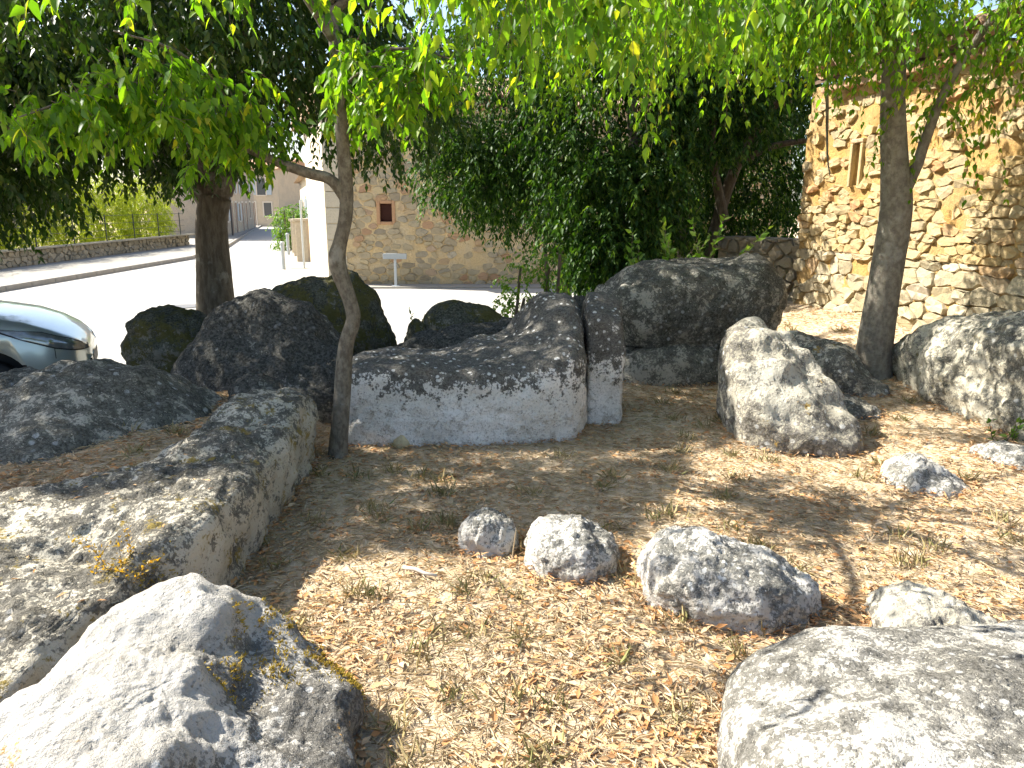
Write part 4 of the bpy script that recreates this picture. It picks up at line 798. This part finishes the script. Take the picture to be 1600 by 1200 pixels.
# right-hand tree ----------------------------------------------------------------
rng = np.random.default_rng(33); T3 = np.array([3.28, 6.72, .12]); t3 = empty('forked_tree', T3); tag(t3, 'grey forked tree standing between slanting slab and massive boulder, near the ochre wall', 'tree'); off = np.r_[T3, 0]
mb = MB(); limb(mb, L_([(3.28, 6.72, -.05, .23), (3.28, 6.72, .15, .175), (3.28, 6.72, .5, .15), (3.30, 6.70, 1.1, .135), (3.32, 6.70, 1.6, .132), (3.27, 6.70, 1.95, .115), (3.19, 6.68, 2.4, .098), (3.14, 6.67, 2.9, .09), (3.08, 6.66, 3.4, .075), (3.0, 6.6, 4.2, .05), (2.9, 6.5, 5.0, .015)]), 5, 16, .07, 6)
l3 = []
for k, pts in enumerate([
    [(3.33, 6.70, 1.72, .075), (3.43, 6.67, 1.95, .05), (3.47, 6.63, 2.2, .042), (3.53, 6.5, 2.6, .034), (3.7, 6.2, 3.1, .026), (3.9, 5.7, 3.4, .018), (3.9, 5.1, 3.2, .006)],
    [(3.10, 6.66, 3.1, .06), (2.6, 6.5, 3.45, .045), (1.9, 6.3, 3.5, .032), (1.2, 6.1, 3.25, .018), (.6, 5.9, 2.9, .006)],
    [(3.12, 6.66, 2.95, .05), (2.75, 6.3, 3.3, .035), (2.3, 5.8, 3.3, .022), (1.8, 5.4, 3.0, .008)],
    [(3.0, 6.6, 4.0, .04), (2.4, 6.9, 4.3, .03), (1.6, 7.2, 4.2, .018), (.8, 7.4, 3.8, .006)],
    [(3.05, 6.6, 3.6, .05), (3.3, 6.1, 4.0, .03), (3.6, 5.4, 4.0, .015), (3.8, 4.9, 3.6, .005)],
    [(3.1, 6.66, 3.3, .05), (2.5, 7.1, 3.7, .03), (1.6, 7.3, 3.7, .02), (.7, 7.2, 3.45, .012), (-.2, 7.0, 3.1, .005)],
    [(3.8, 6.2, 3.2, .02), (4.1, 6.0, 3.3, .014), (4.25, 5.6, 3.1, .008), (4.25, 5.3, 2.8, .004)],
    [(3.08, 6.66, 3.3, .04), (3.4, 7.0, 3.8, .03), (3.6, 7.6, 4.1, .015), (3.6, 8.3, 4.0, .005)]]):
    S = limb(mb, L_(pts), 6, 8, .08, k + 5); S[:, :3] += T3; l3.append(S)
mb.build('trunk', BK_right, t3, smooth=True)
db = MB(); limb(db, L_([(2.62, 6.9, 3.25, .012), (2.68, 6.9, 2.95, .014), (2.72, 6.9, 2.5, .013), (2.76, 6.9, 2.1, .010), (2.80, 6.9, 1.9, .005)]), 6, 6, .3, 9); db.build('dead_branch', BK_thin, t3, smooth=True)
f3 = Foliage()
def h3(i, n, ln, t0, sp, leaf=.07, K=11, **kw): hang(l3[i], n, ln, K, leaf, t0, sp, fol=f3, rg=rng, **kw)
h3(1, 400, (.45, 1.05), .12, (.26, .26, .08)); h3(2, 270, (.4, .95), .15, (.22, .22, .08)); h3(5, 380, (.4, 1.0), .15, (.26, .26, .08)); h3(3, 110, (.4, .9), .2, (.3, .3, .1))
h3(0, 80, (.4, 1.0), .45, (.18, .2, .06)); h3(4, 80, (.4, 1.1), .3, (.2, .2, .1)); h3(6, 120, (.5, 1.2), .0, (.16, .2, .06)); h3(7, 110, (.4, .8), .3, (.2, .2, .1))
f3.build(t3, LM_near, BK_twig, T3)

# dark evergreen trees behind the stones -------------------------------------------
def back_tree(name, label, base, trunks, clouds, mat, seed, leaf=.075):
    rg = np.random.default_rng(seed); b = np.array(base); e = empty(name, base); tag(e, label, 'tree', 'dark trees behind the stones'); mb = MB()
    for k, pts in enumerate(trunks): limb(mb, [tuple(np.array(p) - np.r_[b, 0]) for p in pts], 5, 9, .1, seed + k)
    mb.build('trunk', BK_big, e, smooth=True); f = Foliage()
    for (n, c, r, kp) in clouds: crown_cloud(f, int(n * 1.9), c, r, rg, leaf, K=8, ln=(.3, .6), shell=.3, keep=kp, wood=False, droop=.22, wr=.42)
    f.build(e, mat, BK_twig, b); return e
back_tree('evergreen_tree', 'drooping evergreen whose low boughs hang over the tan house wall', (.9, 13.2, -.1),
    [[(.9, 13.2, -.3, .14), (.85, 13.1, .8, .11), (.5, 12.8, 1.8, .08), (0., 12.5, 2.5, .05), (-.7, 12.3, 2.9, .02)], [(.9, 13.1, 1.0, .08), (1.0, 13.0, 2.2, .06), (.9, 12.8, 3.6, .03)], [(.6, 12.9, 1.6, .04), (.2, 12.4, 1.9, .03), (-.5, 12.1, 1.9, .01)]],
    [(620, (-.2, 12.6, 3.3), (1.5, 1.2, 1.5), None), (300, (.1, 12.3, 2.1), (1.1, .8, .8), None), (220, (-.6, 12.2, 2.2), (.9, .8, .7), None), (350, (.9, 12.9, 4.4), (1.6, 1.2, 1.3), None)], LM_shrub, 41, .09)
back_tree('evergreen_tree', 'dense evergreen bush-tree right behind the huge perched block', (1.7, 11.6, .0),
    [[(1.7, 11.6, -.2, .13), (1.7, 11.6, 1.0, .11), (1.75, 11.5, 2.2, .09), (1.7, 11.4, 3.6, .05)], [(1.7, 11.6, .3, .08), (2.1, 11.6, 1.5, .07), (2.5, 11.7, 2.8, .04)]],
    [(520, (1.5, 11.0, 1.6), (1.1, .8, 1.0), None), (420, (1.4, 11.2, 3.0), (1.4, 1.0, 1.3), None), (300, (1.8, 11.6, 4.4), (1.5, 1.1, 1.0), None), (200, (1.4, 10.7, .9), (.6, .5, .6), None)], LM_shrub, 42, .10)
back_tree('many_stemmed_tree', 'dark many-stemmed tree between the bush-tree and the ochre building corner', (3.0, 12.3, .1),
    [[(2.7, 12.2, -.1, .13), (2.75, 12.2, 1.2, .11), (2.6, 12.1, 2.6, .09), (2.4, 12.0, 4.2, .05)], [(3.0, 12.3, -.1, .12), (3.2, 12.2, 1.2, .10), (3.5, 12.0, 2.4, .08), (4.1, 11.8, 3.4, .05)], [(3.3, 12.0, 1.4, .08), (3.0, 11.9, 2.6, .06), (3.1, 11.6, 3.8, .04)], [(3.4, 12.1, 2.2, .06), (3.9, 11.9, 2.5, .05), (4.6, 11.6, 2.6, .03)]],
    [(420, (2.8, 12.0, 4.3), (1.8, 1.4, 1.2), None), (300, (3.8, 12.3, 3.6), (1.2, 1.0, 1.0), None), (420, (2.6, 12.9, 2.0), (1.4, .8, 1.5), None), (120, (3.0, 11.6, 2.9), (.9, .6, .6), None), (420, (3.9, 13.4, 1.8), (1.3, .8, 1.7), None), (300, (4.6, 14.2, 2.6), (1.2, .8, 1.6), None)], LM_shrub, 43, .10)
# hedge of bamboo behind the low wall, street shrub ------------------------------------
def bushy(name, label, cat, base, boxes, mat, seed, leaf, wr=.3, group=None, stems=True, K=7, ln=(.3, .7)):
    rg = np.random.default_rng(seed); b = np.array(base); e = empty(name, base); tag(e, label, cat, group); f = Foliage()
    if stems:
        for (n, c, r) in boxes:
            for k in range(3):
                x, y = c[0] + rg.uniform(-.5, .5) * r[0], c[1] + rg.uniform(-.5, .5) * r[1]; MB().tube([(x - b[0], y - b[1], 0), (x - b[0] + rg.normal(0, .1), y - b[1], c[2] + r[2] * .6 - b[2])], .02, 5).build('stem', BK_twig, e)
    for (n, c, r) in boxes: crown_cloud(f, n, c, r, rg, leaf, K=K, ln=ln, shell=.2, wood=False, wr=wr)
    f.build(e, mat, BK_twig, b, 'foliage'); return e
bushy('bamboo_hedge', 'bright yellow-green feathery hedge behind the low roadside wall', 'hedge', (-17, 24, -.36), [(900, (-17.2, y, 1.3), (1.1, 1.9, 1.8)) for y in (15, 18, 21, 24, 27, 30, 33, 36)], LM_hedge, 51, .16, .22)
bushy('street_shrub', 'round green shrub leaning over the sunny side of the street', 'shrub', (-9.75, 34.5, -.36), [(200, (-9.85, 34.5, .95), (.75, .8, .75)), (50, (-10.1, 34.2, .2), (.35, .4, .4))], LM_plant, 52, .13, .4)
bushy('leafy_plant', 'bright green leafy plant growing behind the black boulder, before the road', 'plant', (.25, 9.3, -.2), [(70, (.2, 9.3, .65), (.38, .3, .42)), (26, (.45, 9.2, .95), (.25, .2, .2)), (30, (.1, 9.2, .35), (.3, .3, .3))], LM_plant, 53, .06, .5, ln=(.15, .3), K=6)
# sapling behind the perched block
def leafy_stems(name, label, base, stems, mat, leaf, seed, cat='plant', group=None, wr=.5):
    rg = np.random.default_rng(seed); b = np.array(base); e = empty(name, base); tag(e, label, cat, group); f = Foliage()
    for (dx, dy, h, lx, ly) in stems:
        K = max(4, int(h / (leaf * .55))); P0 = np.array([[b[0] + dx, b[1] + dy, b[2]]]); f.spray(P0, np.array([[lx, ly, 1.]]), np.array([h]), K, leaf, rg, -.02, wr=wr, fine=True, hang=-.15, twig_r=.002 if leaf < .04 else .006)
    f.build(e, mat, BK_twig, b, 'leaves', 'stem'); return e
leafy_stems('sapling', 'fresh green sapling peeping over the huge perched block', (1.9, 8.35, .2), [(-.2, 0, 1.25, -.15, 0), (0, 0, 1.3, 0, 0), (.12, .02, 1.4, .10, 0), (.2, 0, 1.5, .12, 0), (-.1, .05, 1.35, -.1, .1), (-.3, 0, 1.2, -.2, 0), (.05, -.05, 1.2, .05, -.1), (-.4, .1, 1.25, -.25, .1), (-.05, .1, 1.2, .15, 0), (.3, .0, 1.3, .05, 0), (-.5, 0, 1.15, -.15, 0)], LM_plant, .10, 61)
leafy_stems('weed', 'small green weed sprouting beside the mossy boulder', (-1.05, 7.9, -.1), [(0, 0, .75, .1, 0), (.05, 0, .65, .3, 0), (-.03, 0, .55, -.1, .1)], LM_plant, .05, 62)
leafy_stems('weed', 'tiny weed at the foot of the big roadside trunk', (-3.35, 9.3, -.2), [(0, 0, .55, .1, 0), (.05, 0, .7, .2, 0), (.1, .1, .5, .3, 0)], LM_plant, .05, 63)
leafy_stems('weed', 'low grey-green sprig among stones by the road', (-.9, 8.0, .1), [(0, 0, .42, .6, 0), (.1, 0, .45, .8, 0), (-.05, 0, .4, .2, 0)], LM_shrub, .05, 64)

# ------------------------------------------------------------------ parked car
RZ = -.35; CO = Vector((-4.35, 7.75, RZ)); CYAW = R(25); car = empty('parked_car', CO, CYAW); tag(car, 'pale silver-green car parked nose-first at the road edge behind the flat boulder', 'car')
t = NT('car_paint'); fl = t.noise(t.objco(), 900, 2, .5); c = t.mix(t.math('MULTIPLY', fl, .4), (.46, .51, .47), (.56, .60, .55)); M_car = t.fin(c, .28, None, .5, .55); t.b.inputs['Coat Weight'].default_value = .8; t.b.inputs['Coat Roughness'].default_value = .04
M_black = plain('black_plastic', (.02, .02, .02), .55, .3); M_tyre = plain('tyre_rubber', (.025, .025, .025), .8, .2); M_rim = plain('alloy_rim', (.5, .5, .5), .3, .5, .8); M_lens = plain('headlight_lens', (.30, .31, .30), .10, .6, .6, .6, 14); M_cglass = plain('car_glass', (.03, .04, .045), .05, .6)
# stations: distance behind nose, half width, bottom z, belt z, top z (centre), top half width
ST = [(0.0, .34, .34, .60, .625, .26), (.05, .52, .27, .65, .70, .42), (.15, .69, .23, .725, .79, .54), (.30, .80, .21, .80, .875, .62), (.5, .85, .21, .87, .955, .66), (.75, .865, .21, .90, 1.01, .67), (1.0, .87, .21, .93, 1.055, .68), (1.35, .875, .21, .95, 1.07, .70), (2.0, .88, .21, .97, 1.03, .74), (2.8, .88, .21, .98, 1.03, .74), (3.5, .87, .22, .98, 1.04, .72), (3.85, .82, .24, .96, 1.02, .66), (4.0, .70, .30, .90, .96, .55), (4.05, .55, .4, .82, .88, .45)]
def sect(d, w, zb, zs, zt, tw):
    h = [(0, zb), (w * .8, zb), (w * .965, zb + .06), (w, zb + .20), (w, zb + (zs - zb) * .55), (w * .985, zs - .05), (w * .955, zs), ((w * .955 + tw) / 2, (zs + zt) / 2 + .012), (tw, zt - .015), (tw * .5, zt + .004), (0, zt + .01)]
    return [(-d, -y, z) for (y, z) in h] + [(-d, y, z) for (y, z) in h[-2:0:-1]]
bm = bmesh.new(); rings = []
def interp_st(d):
    a = np.array(ST); return [float(np.interp(d, a[:, 0], a[:, k])) for k in range(1, 6)]
ds = sorted(set([s_[0] for s_ in ST] + list(np.arange(.1, 4.0, .1).round(3))))
for d in ds:
    if d in (0.0,): pars = ST[0][1:]
    else: pars = interp_st(d)
    rings.append([bm.verts.new(p) for p in sect(d, *pars)])
n = len(rings[0])
for a, b in zip(rings[:-1], rings[1:]):
    for k in range(n): bm.faces.new((a[k], b[k], b[(k + 1) % n], a[(k + 1) % n]))
bm.faces.new(rings[0]); bm.faces.new(rings[-1][::-1]); bmesh.ops.recalc_face_normals(bm, faces=bm.faces)
bme = bpy.data.meshes.new('body'); bm.to_mesh(bme); bm.free()
for p in bme.polygons: p.use_smooth = True
body = mesh_obj('body', bme, M_car, car)
bvh = BVHTree.FromPolygons([v.co.copy() for v in bme.vertices], [list(p.vertices) for p in bme.polygons])
# wheel arch openings: cut by a boolean evaluated right here, cutter removed again
cut = MB()
for xd in (.84, 3.30):
    for sy in (-1, 1): cut.tube([(-xd, sy * .62, .36), (-xd, sy * 1.1, .36)], .375, 36)
co_ = cut.build('wheel_well_tool', M_black); co_.location = CO; co_.rotation_euler.z = CYAW
bpy.context.view_layer.update()
md = body.modifiers.new('wells', 'BOOLEAN'); md.operation = 'DIFFERENCE'; md.object = co_; md.solver = 'EXACT'
bpy.context.view_layer.update(); dg = bpy.context.evaluated_depsgraph_get(); newme = bpy.data.meshes.new_from_object(body.evaluated_get(dg)); body.modifiers.clear(); body.data = newme; newme.name = 'body'
bpy.data.objects.remove(co_)
newme.materials.clear(); newme.materials.append(M_car); newme.materials.append(M_black)
for p in newme.polygons:
    c = p.center
    for xd in (.84, 3.30):
        if abs(math.hypot(c.x + xd, c.z - .36) - .372) < .02 and abs(c.y) > .58: p.material_index = 1
        if abs(abs(c.y) - .62) < .02 and math.hypot(c.x + xd, c.z - .36) < .36: p.material_index = 1
    if c.z < .26: p.material_index = 1
for xd in (.84, 3.30):
    for sy in (-1, 1):
        w = empty('wheel', (-xd, sy * .76, .31), 0, car); m = MB(); N = 32; prof = [(.20, -.09), (.29, -.10), (.31, -.07), (.31, .07), (.29, .10), (.20, .09)]
        V = [(r * math.cos(2 * math.pi * k / N), y, r * math.sin(2 * math.pi * k / N)) for (r, y) in prof for k in range(N)]; m.add(V, [(q * N + k, q * N + (k + 1) % N, (q + 1) * N + (k + 1) % N, (q + 1) * N + k) for q in range(len(prof) - 1) for k in range(N)]); m.build('tyre', M_tyre, w, smooth=True)
        m = MB(); m.tube([(0, sy * .02, 0), (0, sy * .05, 0)], .205, 32); 
        for k in range(5): m.box((-.022, sy * .05 - .02, .03), (.022, sy * .05 + .02, .20), Matrix.Rotation(k * 2 * math.pi / 5, 4, 'Y'))
        m.build('rim', M_rim, w)
# cabin (glass) and roof
cb = MB(); cs = [(-1.05, .70, 1.04, .68), (-1.55, .70, 1.28, .62), (-2.05, .70, 1.46, .58), (-2.6, .71, 1.49, .58), (-3.2, .70, 1.45, .57), (-3.65, .66, 1.22, .57), (-3.85, .62, 1.04, .60)]
V = []
for (x, w, z, tw) in cs: V += [(x, -w, 1.0), (x, -tw, z - .03), (x, -tw * .8, z), (x, tw * .8, z), (x, tw, z - .03), (x, w, 1.0)]
cb.add(V, [(q * 6 + k, q * 6 + k + 1, (q + 1) * 6 + k + 1, (q + 1) * 6 + k) for q in range(len(cs) - 1) for k in range(5)]); cb.build('windows', M_cglass, car, smooth=False)
rf = MB(); V = []
for (x, w, z, tw) in cs[2:5]: V += [(x, -tw - .01, z - .03), (x, -tw * .8, z + .012), (x, 0, z + .02), (x, tw * .8, z + .012), (x, tw + .01, z - .03)]
rf.add(V, [(q * 5 + k, q * 5 + k + 1, (q + 1) * 5 + k + 1, (q + 1) * 5 + k) for q in range(2) for k in range(4)]); rf.build('roof', M_car, car, smooth=True)
# headlights, seams, mirrors laid on the body surface by ray casting
def on_body(x, z, sy, lift):
    o = Vector((x + .25, sy * 1.6, z)); d = Vector((-.25, -sy * 1.6 + sy * .3, 0)).normalized(); hit = bvh.ray_cast(o, d)
    if hit[0] is None: return None
    nn = hit[1] if hit[1].dot(d) < 0 else -hit[1]; return hit[0] + nn * lift
def patch(name, top, bot, sy, lift, mat, par, n=26, m=5):
    xs = np.linspace(top[0][0], top[-1][0], n); V = []; ok = True
    for x in xs:
        zt_ = np.interp(-x, [-p[0] for p in top], [p[1] for p in top]); zb_ = np.interp(-x, [-p[0] for p in bot], [p[1] for p in bot])
        for q in np.linspace(0, 1, m):
            p = on_body(x, zt_ * (1 - q) + zb_ * q, sy, lift)
            V.append(p if p is not None else (V[-1] if V else Vector((x, sy * .5, zt_))))
    return pymesh(name, V, [(i * m + k, i * m + k + 1, (i + 1) * m + k + 1, (i + 1) * m + k) for i in range(n - 1) for k in range(m - 1)], mat, par, smooth=True)
for sy in (-1, 1):
    hl = patch('headlight', [(-.05, .655), (-.2, .745), (-.45, .845), (-.80, .905)], [(-.05, .635), (-.15, .645), (-.35, .70), (-.6, .80), (-.80, .895)], sy, .006, M_lens, car)
    patch('headlight_border', [(-.04, .665), (-.2, .755), (-.45, .853), (-.82, .912)], [(-.04, .622), (-.15, .633), (-.35, .688), (-.6, .790), (-.82, .888)], sy, .003, M_black, hl)
    patch('bumper_seam', [(-.36, .725), (-.366, .725)], [(-.50, .60), (-.506, .60)], sy, .004, M_black, car, 2, 6)
    mr = MB().bbox((-1.55, sy * .90 - .09, 1.0), (-1.40, sy * .90 + .09, 1.14), .03).build('mirror', M_car, car)
    patch('door_seam', [(-1.60, .95), (-1.606, .95)], [(-1.60, .30), (-1.606, .30)], sy, .003, M_black, car, 2, 8)
MB().bbox((-.03, -.26, .42), (.004, .26, .54), .01).build('grille', M_black, car)

# ------------------------------------------------------------------ ground litter
rng = np.random.default_rng(71)
def scatter(n, x0, x1, y0, y1, power=1.3, near=1.6):
    out = []
    while sum(map(len, out)) < n:
        x = rng.uniform(x0, x1, n * 3); y = rng.uniform(y0, y1, n * 3); d = np.hypot(x, y)
        k = rng.random(n * 3) < np.minimum(1, (near / np.maximum(d, near)) ** power); k &= (np.abs(x) < y * .85 + 1.2) & (terrain(x, y) > -.30)
        out.append(np.c_[x[k], y[k]])
    P = np.vstack(out)[:n]; return P
def lift(P, z): return np.c_[P, terrain(P[:, 0], P[:, 1]) + z + .022 * fbm(np.c_[P * 1.3, 0 * P[:, :1]], 3)]
def litter_blades(n, lr, wr_, tilt, zr, reg, power=1.2, patchy=0.):
    P = scatter(n, *reg, power=power)
    if patchy: P = P[fbm(np.c_[P * 1.7, 0 * P[:, :1] + 8], 3) + rng.normal(0, .25, len(P)) > patchy]
    n = len(P); P = lift(P, 0) + np.c_[np.zeros((n, 2)), rng.uniform(*zr, n)]; a = rng.uniform(0, 2 * math.pi, n); tl = rng.uniform(*tilt, n)
    D = np.c_[np.cos(a) * np.cos(tl), np.sin(a) * np.cos(tl), np.sin(tl)]; N = np.c_[rng.normal(0, .35, (n, 2)), np.ones(n)]; L = rng.uniform(*lr, n) * rng.uniform(.7, 1.2, n); return P, D, N, L
REG = (-4.2, 5.2, .9, 9.5)
def litter_mat(name, stops, trans=.15):
    t = NT(name); c = t.ramp(t.island(), stops); n = t.noise(t.pos(), 90, 3, .6); c = t.mix(t.math('MULTIPLY', n, .25), c, (.3, .2, .12)); t.fin(c, .8, None, .2)
    tr = t.new('ShaderNodeBsdfTranslucent'); t.lk(c, tr.inputs[0]); mx = t.new('ShaderNodeMixShader'); mx.inputs[0].default_value = trans; t.lk(t.b.outputs[0], mx.inputs[1]); t.lk(tr.outputs[0], mx.inputs[2]); t.lk(mx.outputs[0], t.out.inputs[0]); return t.m
M_lit = litter_mat('dry_leaf', [(0, (.46, .22, .08)), (.22, (.58, .33, .14)), (.45, (.64, .44, .24)), (.62, (.32, .18, .09)), (.8, (.68, .53, .34)), (.9, (.52, .26, .10)), (1, (.40, .18, .06))])
M_straw = litter_mat('dry_straw', [(0, (.56, .44, .26)), (.4, (.68, .57, .38)), (.7, (.48, .36, .20)), (.9, (.74, .66, .50)), (1, (.38, .29, .16))])
M_tuft = litter_mat('dry_grass', [(0, (.34, .28, .12)), (.5, (.46, .37, .19)), (.8, (.24, .24, .09)), (1, (.18, .21, .07))])
def curl_leaf(P, D, N, L, wr):   # 4-vertex folded dry leaf
    return leaf_block(P, D, N, L, wr, False)
P, D, N, L = litter_blades(70000, (.018, .056), 0, (-.1, .28), (.004, .016), REG, 1.1, -.05); V, F = curl_leaf(P, D, N, L, rng.uniform(.22, .5, (len(P), 1)))
VV, FF, nn_ = [V], [F], len(V)      # litter drifted against the stones and trunks
rings_ = FOOTS + [np.array([(x + r * math.cos(q), y + r * math.sin(q)) for q in np.linspace(0, 6.28, 9)[:-1]]) for (x, y, r) in ((-1.17, 4.82, .06), (3.28, 6.72, .16))]
for ft in rings_:
    per = np.linalg.norm(np.roll(ft, -1, 0) - ft, axis=1).sum(); d0 = np.hypot(*ft.mean(0)); k = int(per * 300 / max(1, d0 / 3)); b_ = chaikin(ft, 1); b_ = resample(b_, max(k, 8)); c_ = ft.mean(0)
    w_ = np.abs(rng.normal(0, .045, (len(b_), 1))); q_ = b_ + unit(b_ - c_) * (w_ - .035) + rng.normal(0, .012, b_.shape)
    q_ = q_[terrain(q_[:, 0], q_[:, 1]) > -.3]; n_ = len(q_)
    if n_ < 3: continue
    P_ = lift(q_, 0) + np.c_[np.zeros((n_, 2)), rng.uniform(.004, .03, n_)]; a_ = rng.uniform(0, 6.28, n_); D_ = np.c_[np.cos(a_), np.sin(a_), rng.uniform(-.2, .6, n_)]
    v_, f_ = leaf_block(P_, D_, np.c_[rng.normal(0, .45, (n_, 2)), np.ones(n_)], rng.uniform(.018, .055, n_), rng.uniform(.1, .45, (n_, 1)), False); VV.append(v_); FF.append(f_ + nn_); nn_ += len(v_)
V, F = np.vstack(VV), np.vstack(FF)
lo = mesh_obj('leaf_litter', np_mesh('leaf_litter', V, F), M_lit); tag(lo, 'brown fallen leaves and chips strewn over the ground', 'leaf litter', kind='stuff')
P, D, N, L = litter_blades(120000, (.025, .085), 0, (-.05, .18), (.004, .012), REG, 1.15, -.75); V, F = curl_leaf(P, D, N, L, rng.uniform(.04, .09, (len(P), 1)))
lo = mesh_obj('straw', np_mesh('straw', V, F), M_straw); tag(lo, 'pale dry straw lying all over the ground', 'straw', kind='stuff')
# tufts of dry grass
TP = lift(scatter(260, *REG, power=.9), 0); cnt = 34; P = np.repeat(TP, cnt, 0) + np.c_[rng.normal(0, .035, (len(TP) * cnt, 2)), np.zeros(len(TP) * cnt)]; n = len(P)
D = np.c_[rng.normal(0, .55, (n, 2)), rng.uniform(.3, 1, n)]; N = rng.normal(0, 1, (n, 3)); L = rng.uniform(.03, .10, n); V, F = leaf_block(P, D, N, L, .06, False)
lo = mesh_obj('dry_grass', np_mesh('dry_grass', V, F), M_tuft); tag(lo, 'short withered grass tufts dotted over the ground', 'grass', kind='stuff')
# litter caught on the ledge and dome, rock tops: drop rays on the stones
bpy.context.view_layer.update()
def on_rock(obj, n, box, rg, slope=.75):
    me = obj.data; bv = BVHTree.FromPolygons([v.co + obj.location for v in me.vertices], [list(p.vertices) for p in me.polygons]); out = []
    for _ in range(n):
        x, y = rg.uniform(box[0], box[1]), rg.uniform(box[2], box[3]); h = bv.ray_cast(Vector((x, y, 5)), Vector((0, 0, -1)))
        if h[0] is not None and h[1].z > slope: out.append((h[0].x, h[0].y, h[0].z))
    return np.array(out) if out else np.zeros((0, 3))
rk = np.vstack([on_rock(ledge, 240, (-3.5, -1.3, 1.8, 4.8), rng, .8)]); n = len(rk)
a = rng.uniform(0, 6.28, n); D = np.c_[np.cos(a), np.sin(a), rng.uniform(-.1, .2, n)]; V, F = leaf_block(rk + np.array([0, 0, .006]), D, np.c_[rng.normal(0, .3, (n, 2)), np.ones(n)], rng.uniform(.02, .06, n), .25, False)
lo = mesh_obj('fallen_leaves', np_mesh('fallen_leaves', V, F), M_lit); tag(lo, 'dry leaves scattered on top of the rock ledge', 'leaves', kind='stuff')
# yellow moss cushions on the boulder's shaded flank, gold dry plants on the ledge
M_moss = litter_mat('gold_moss', [(0, (.30, .20, .02)), (.5, (.42, .30, .03)), (1, (.24, .20, .04))], .3)
def moss_on(obj, name, pts, n, size, mat, leafL, rg, par=True):
    me = obj.data; bv = BVHTree.FromPolygons([v.co + obj.location for v in me.vertices], [list(p.vertices) for p in me.polygons]); P = []; D = []
    for (x, y, z, r, k) in pts:
        for _ in range(k):
            q = Vector((x, y, z)) + Vector(rg.normal(0, r, 3)); h = bv.find_nearest(q)
            if h[0] is not None: P.append(tuple(h[0] - obj.location)); D.append(tuple(h[1]))
    P = np.array(P); D = np.array(D) + rg.normal(0, .6, P.shape); V, F = leaf_block(P, D, rg.normal(0, 1, P.shape), rg.uniform(.4, 1.2, len(P)) * leafL, .35, False)
    return mesh_obj(name, np_mesh(name, V, F), mat, obj)
o = moss_on(boulder_front, 'moss', [(-.78, 2.32, .33, .05, 500), (-.74, 2.1, .28, .05, 300), (-.62, 2.3, .18, .04, 350), (-.52, 2.2, .16, .04, 300), (-.8, 2.0, .3, .04, 200)], 0, .05, M_moss, .016, rng); o['kind'] = 'stuff'
o = moss_on(ledge, 'moss', [(-1.3, 2.75, .12, .05, 250), (-1.4, 2.65, .28, .05, 250)], 0, .05, M_moss, .018, rng); o['kind'] = 'stuff'
LM_gold = leaf_mat('leaf_gold', [(0, (.40, .28, .03)), (.5, (.5, .36, .05)), (1, (.3, .18, .03))], .5, (1.4, 1.1, .3))
leafy_stems('dry_plant', 'golden dried plant clinging to the front corner of the ledge', (-1.46, 2.60, .28), [(0, 0, .16, -.3, -.2), (.02, 0, .2, .1, -.3), (-.05, .02, .22, -.5, 0), (.05, -.02, .15, .5, -.3), (-.1, 0, .14, -.2, -.2), (.0, .04, .18, .0, .2)], LM_gold, .016, 81)
leafy_stems('dry_plant', 'small golden dried sprig low beside the white boulder', (-1.27, 2.56, .12), [(0, 0, .16, .3, -.2), (.02, 0, .14, .1, -.3), (-.03, .02, .12, -.4, 0)], LM_gold, .015, 82)
leafy_stems('green_tuft', 'green weed tuft at the foot of the massive right boulder', (3.42, 5.0, .02), [(0, 0, .2, .2, -.2), (.04, 0, .25, 0, -.1), (-.05, .03, .18, -.3, 0), (.08, .05, .2, .3, 0)], LM_plant, .05, 83)
tw = MB().tube([(-.09, 0, 0), (-.03, .006, .004), (.03, -.004, .002), (.09, .008, .0)], [.009, .010, .009, .006], 7).build('fallen_stick', plain('bleached_wood', (.5, .44, .36), .8, .2), smooth=True); tw.location = (-.42, 3.14, .028); tw.rotation_euler.z = -.5; tag(tw, 'short bleached stick lying in the litter near the smallest round stone', 'stick')
for (x, y, h, dx, lb_) in ((-.0, 3.32, .16, .02, 'single dry stalk standing between the two smaller stones of the row'), (.1, 3.02, .11, .0, 'short dry stalk standing before the middle stone')):
    o = MB().tube([(0, 0, 0), (dx * .5, .004, h * .5), (dx, 0, h)], [.003, .0025, .001], 5).build('dry_stalk', M_straw); o.location = (x, y, tz(x, y)); tag(o, lb_, 'stalk')
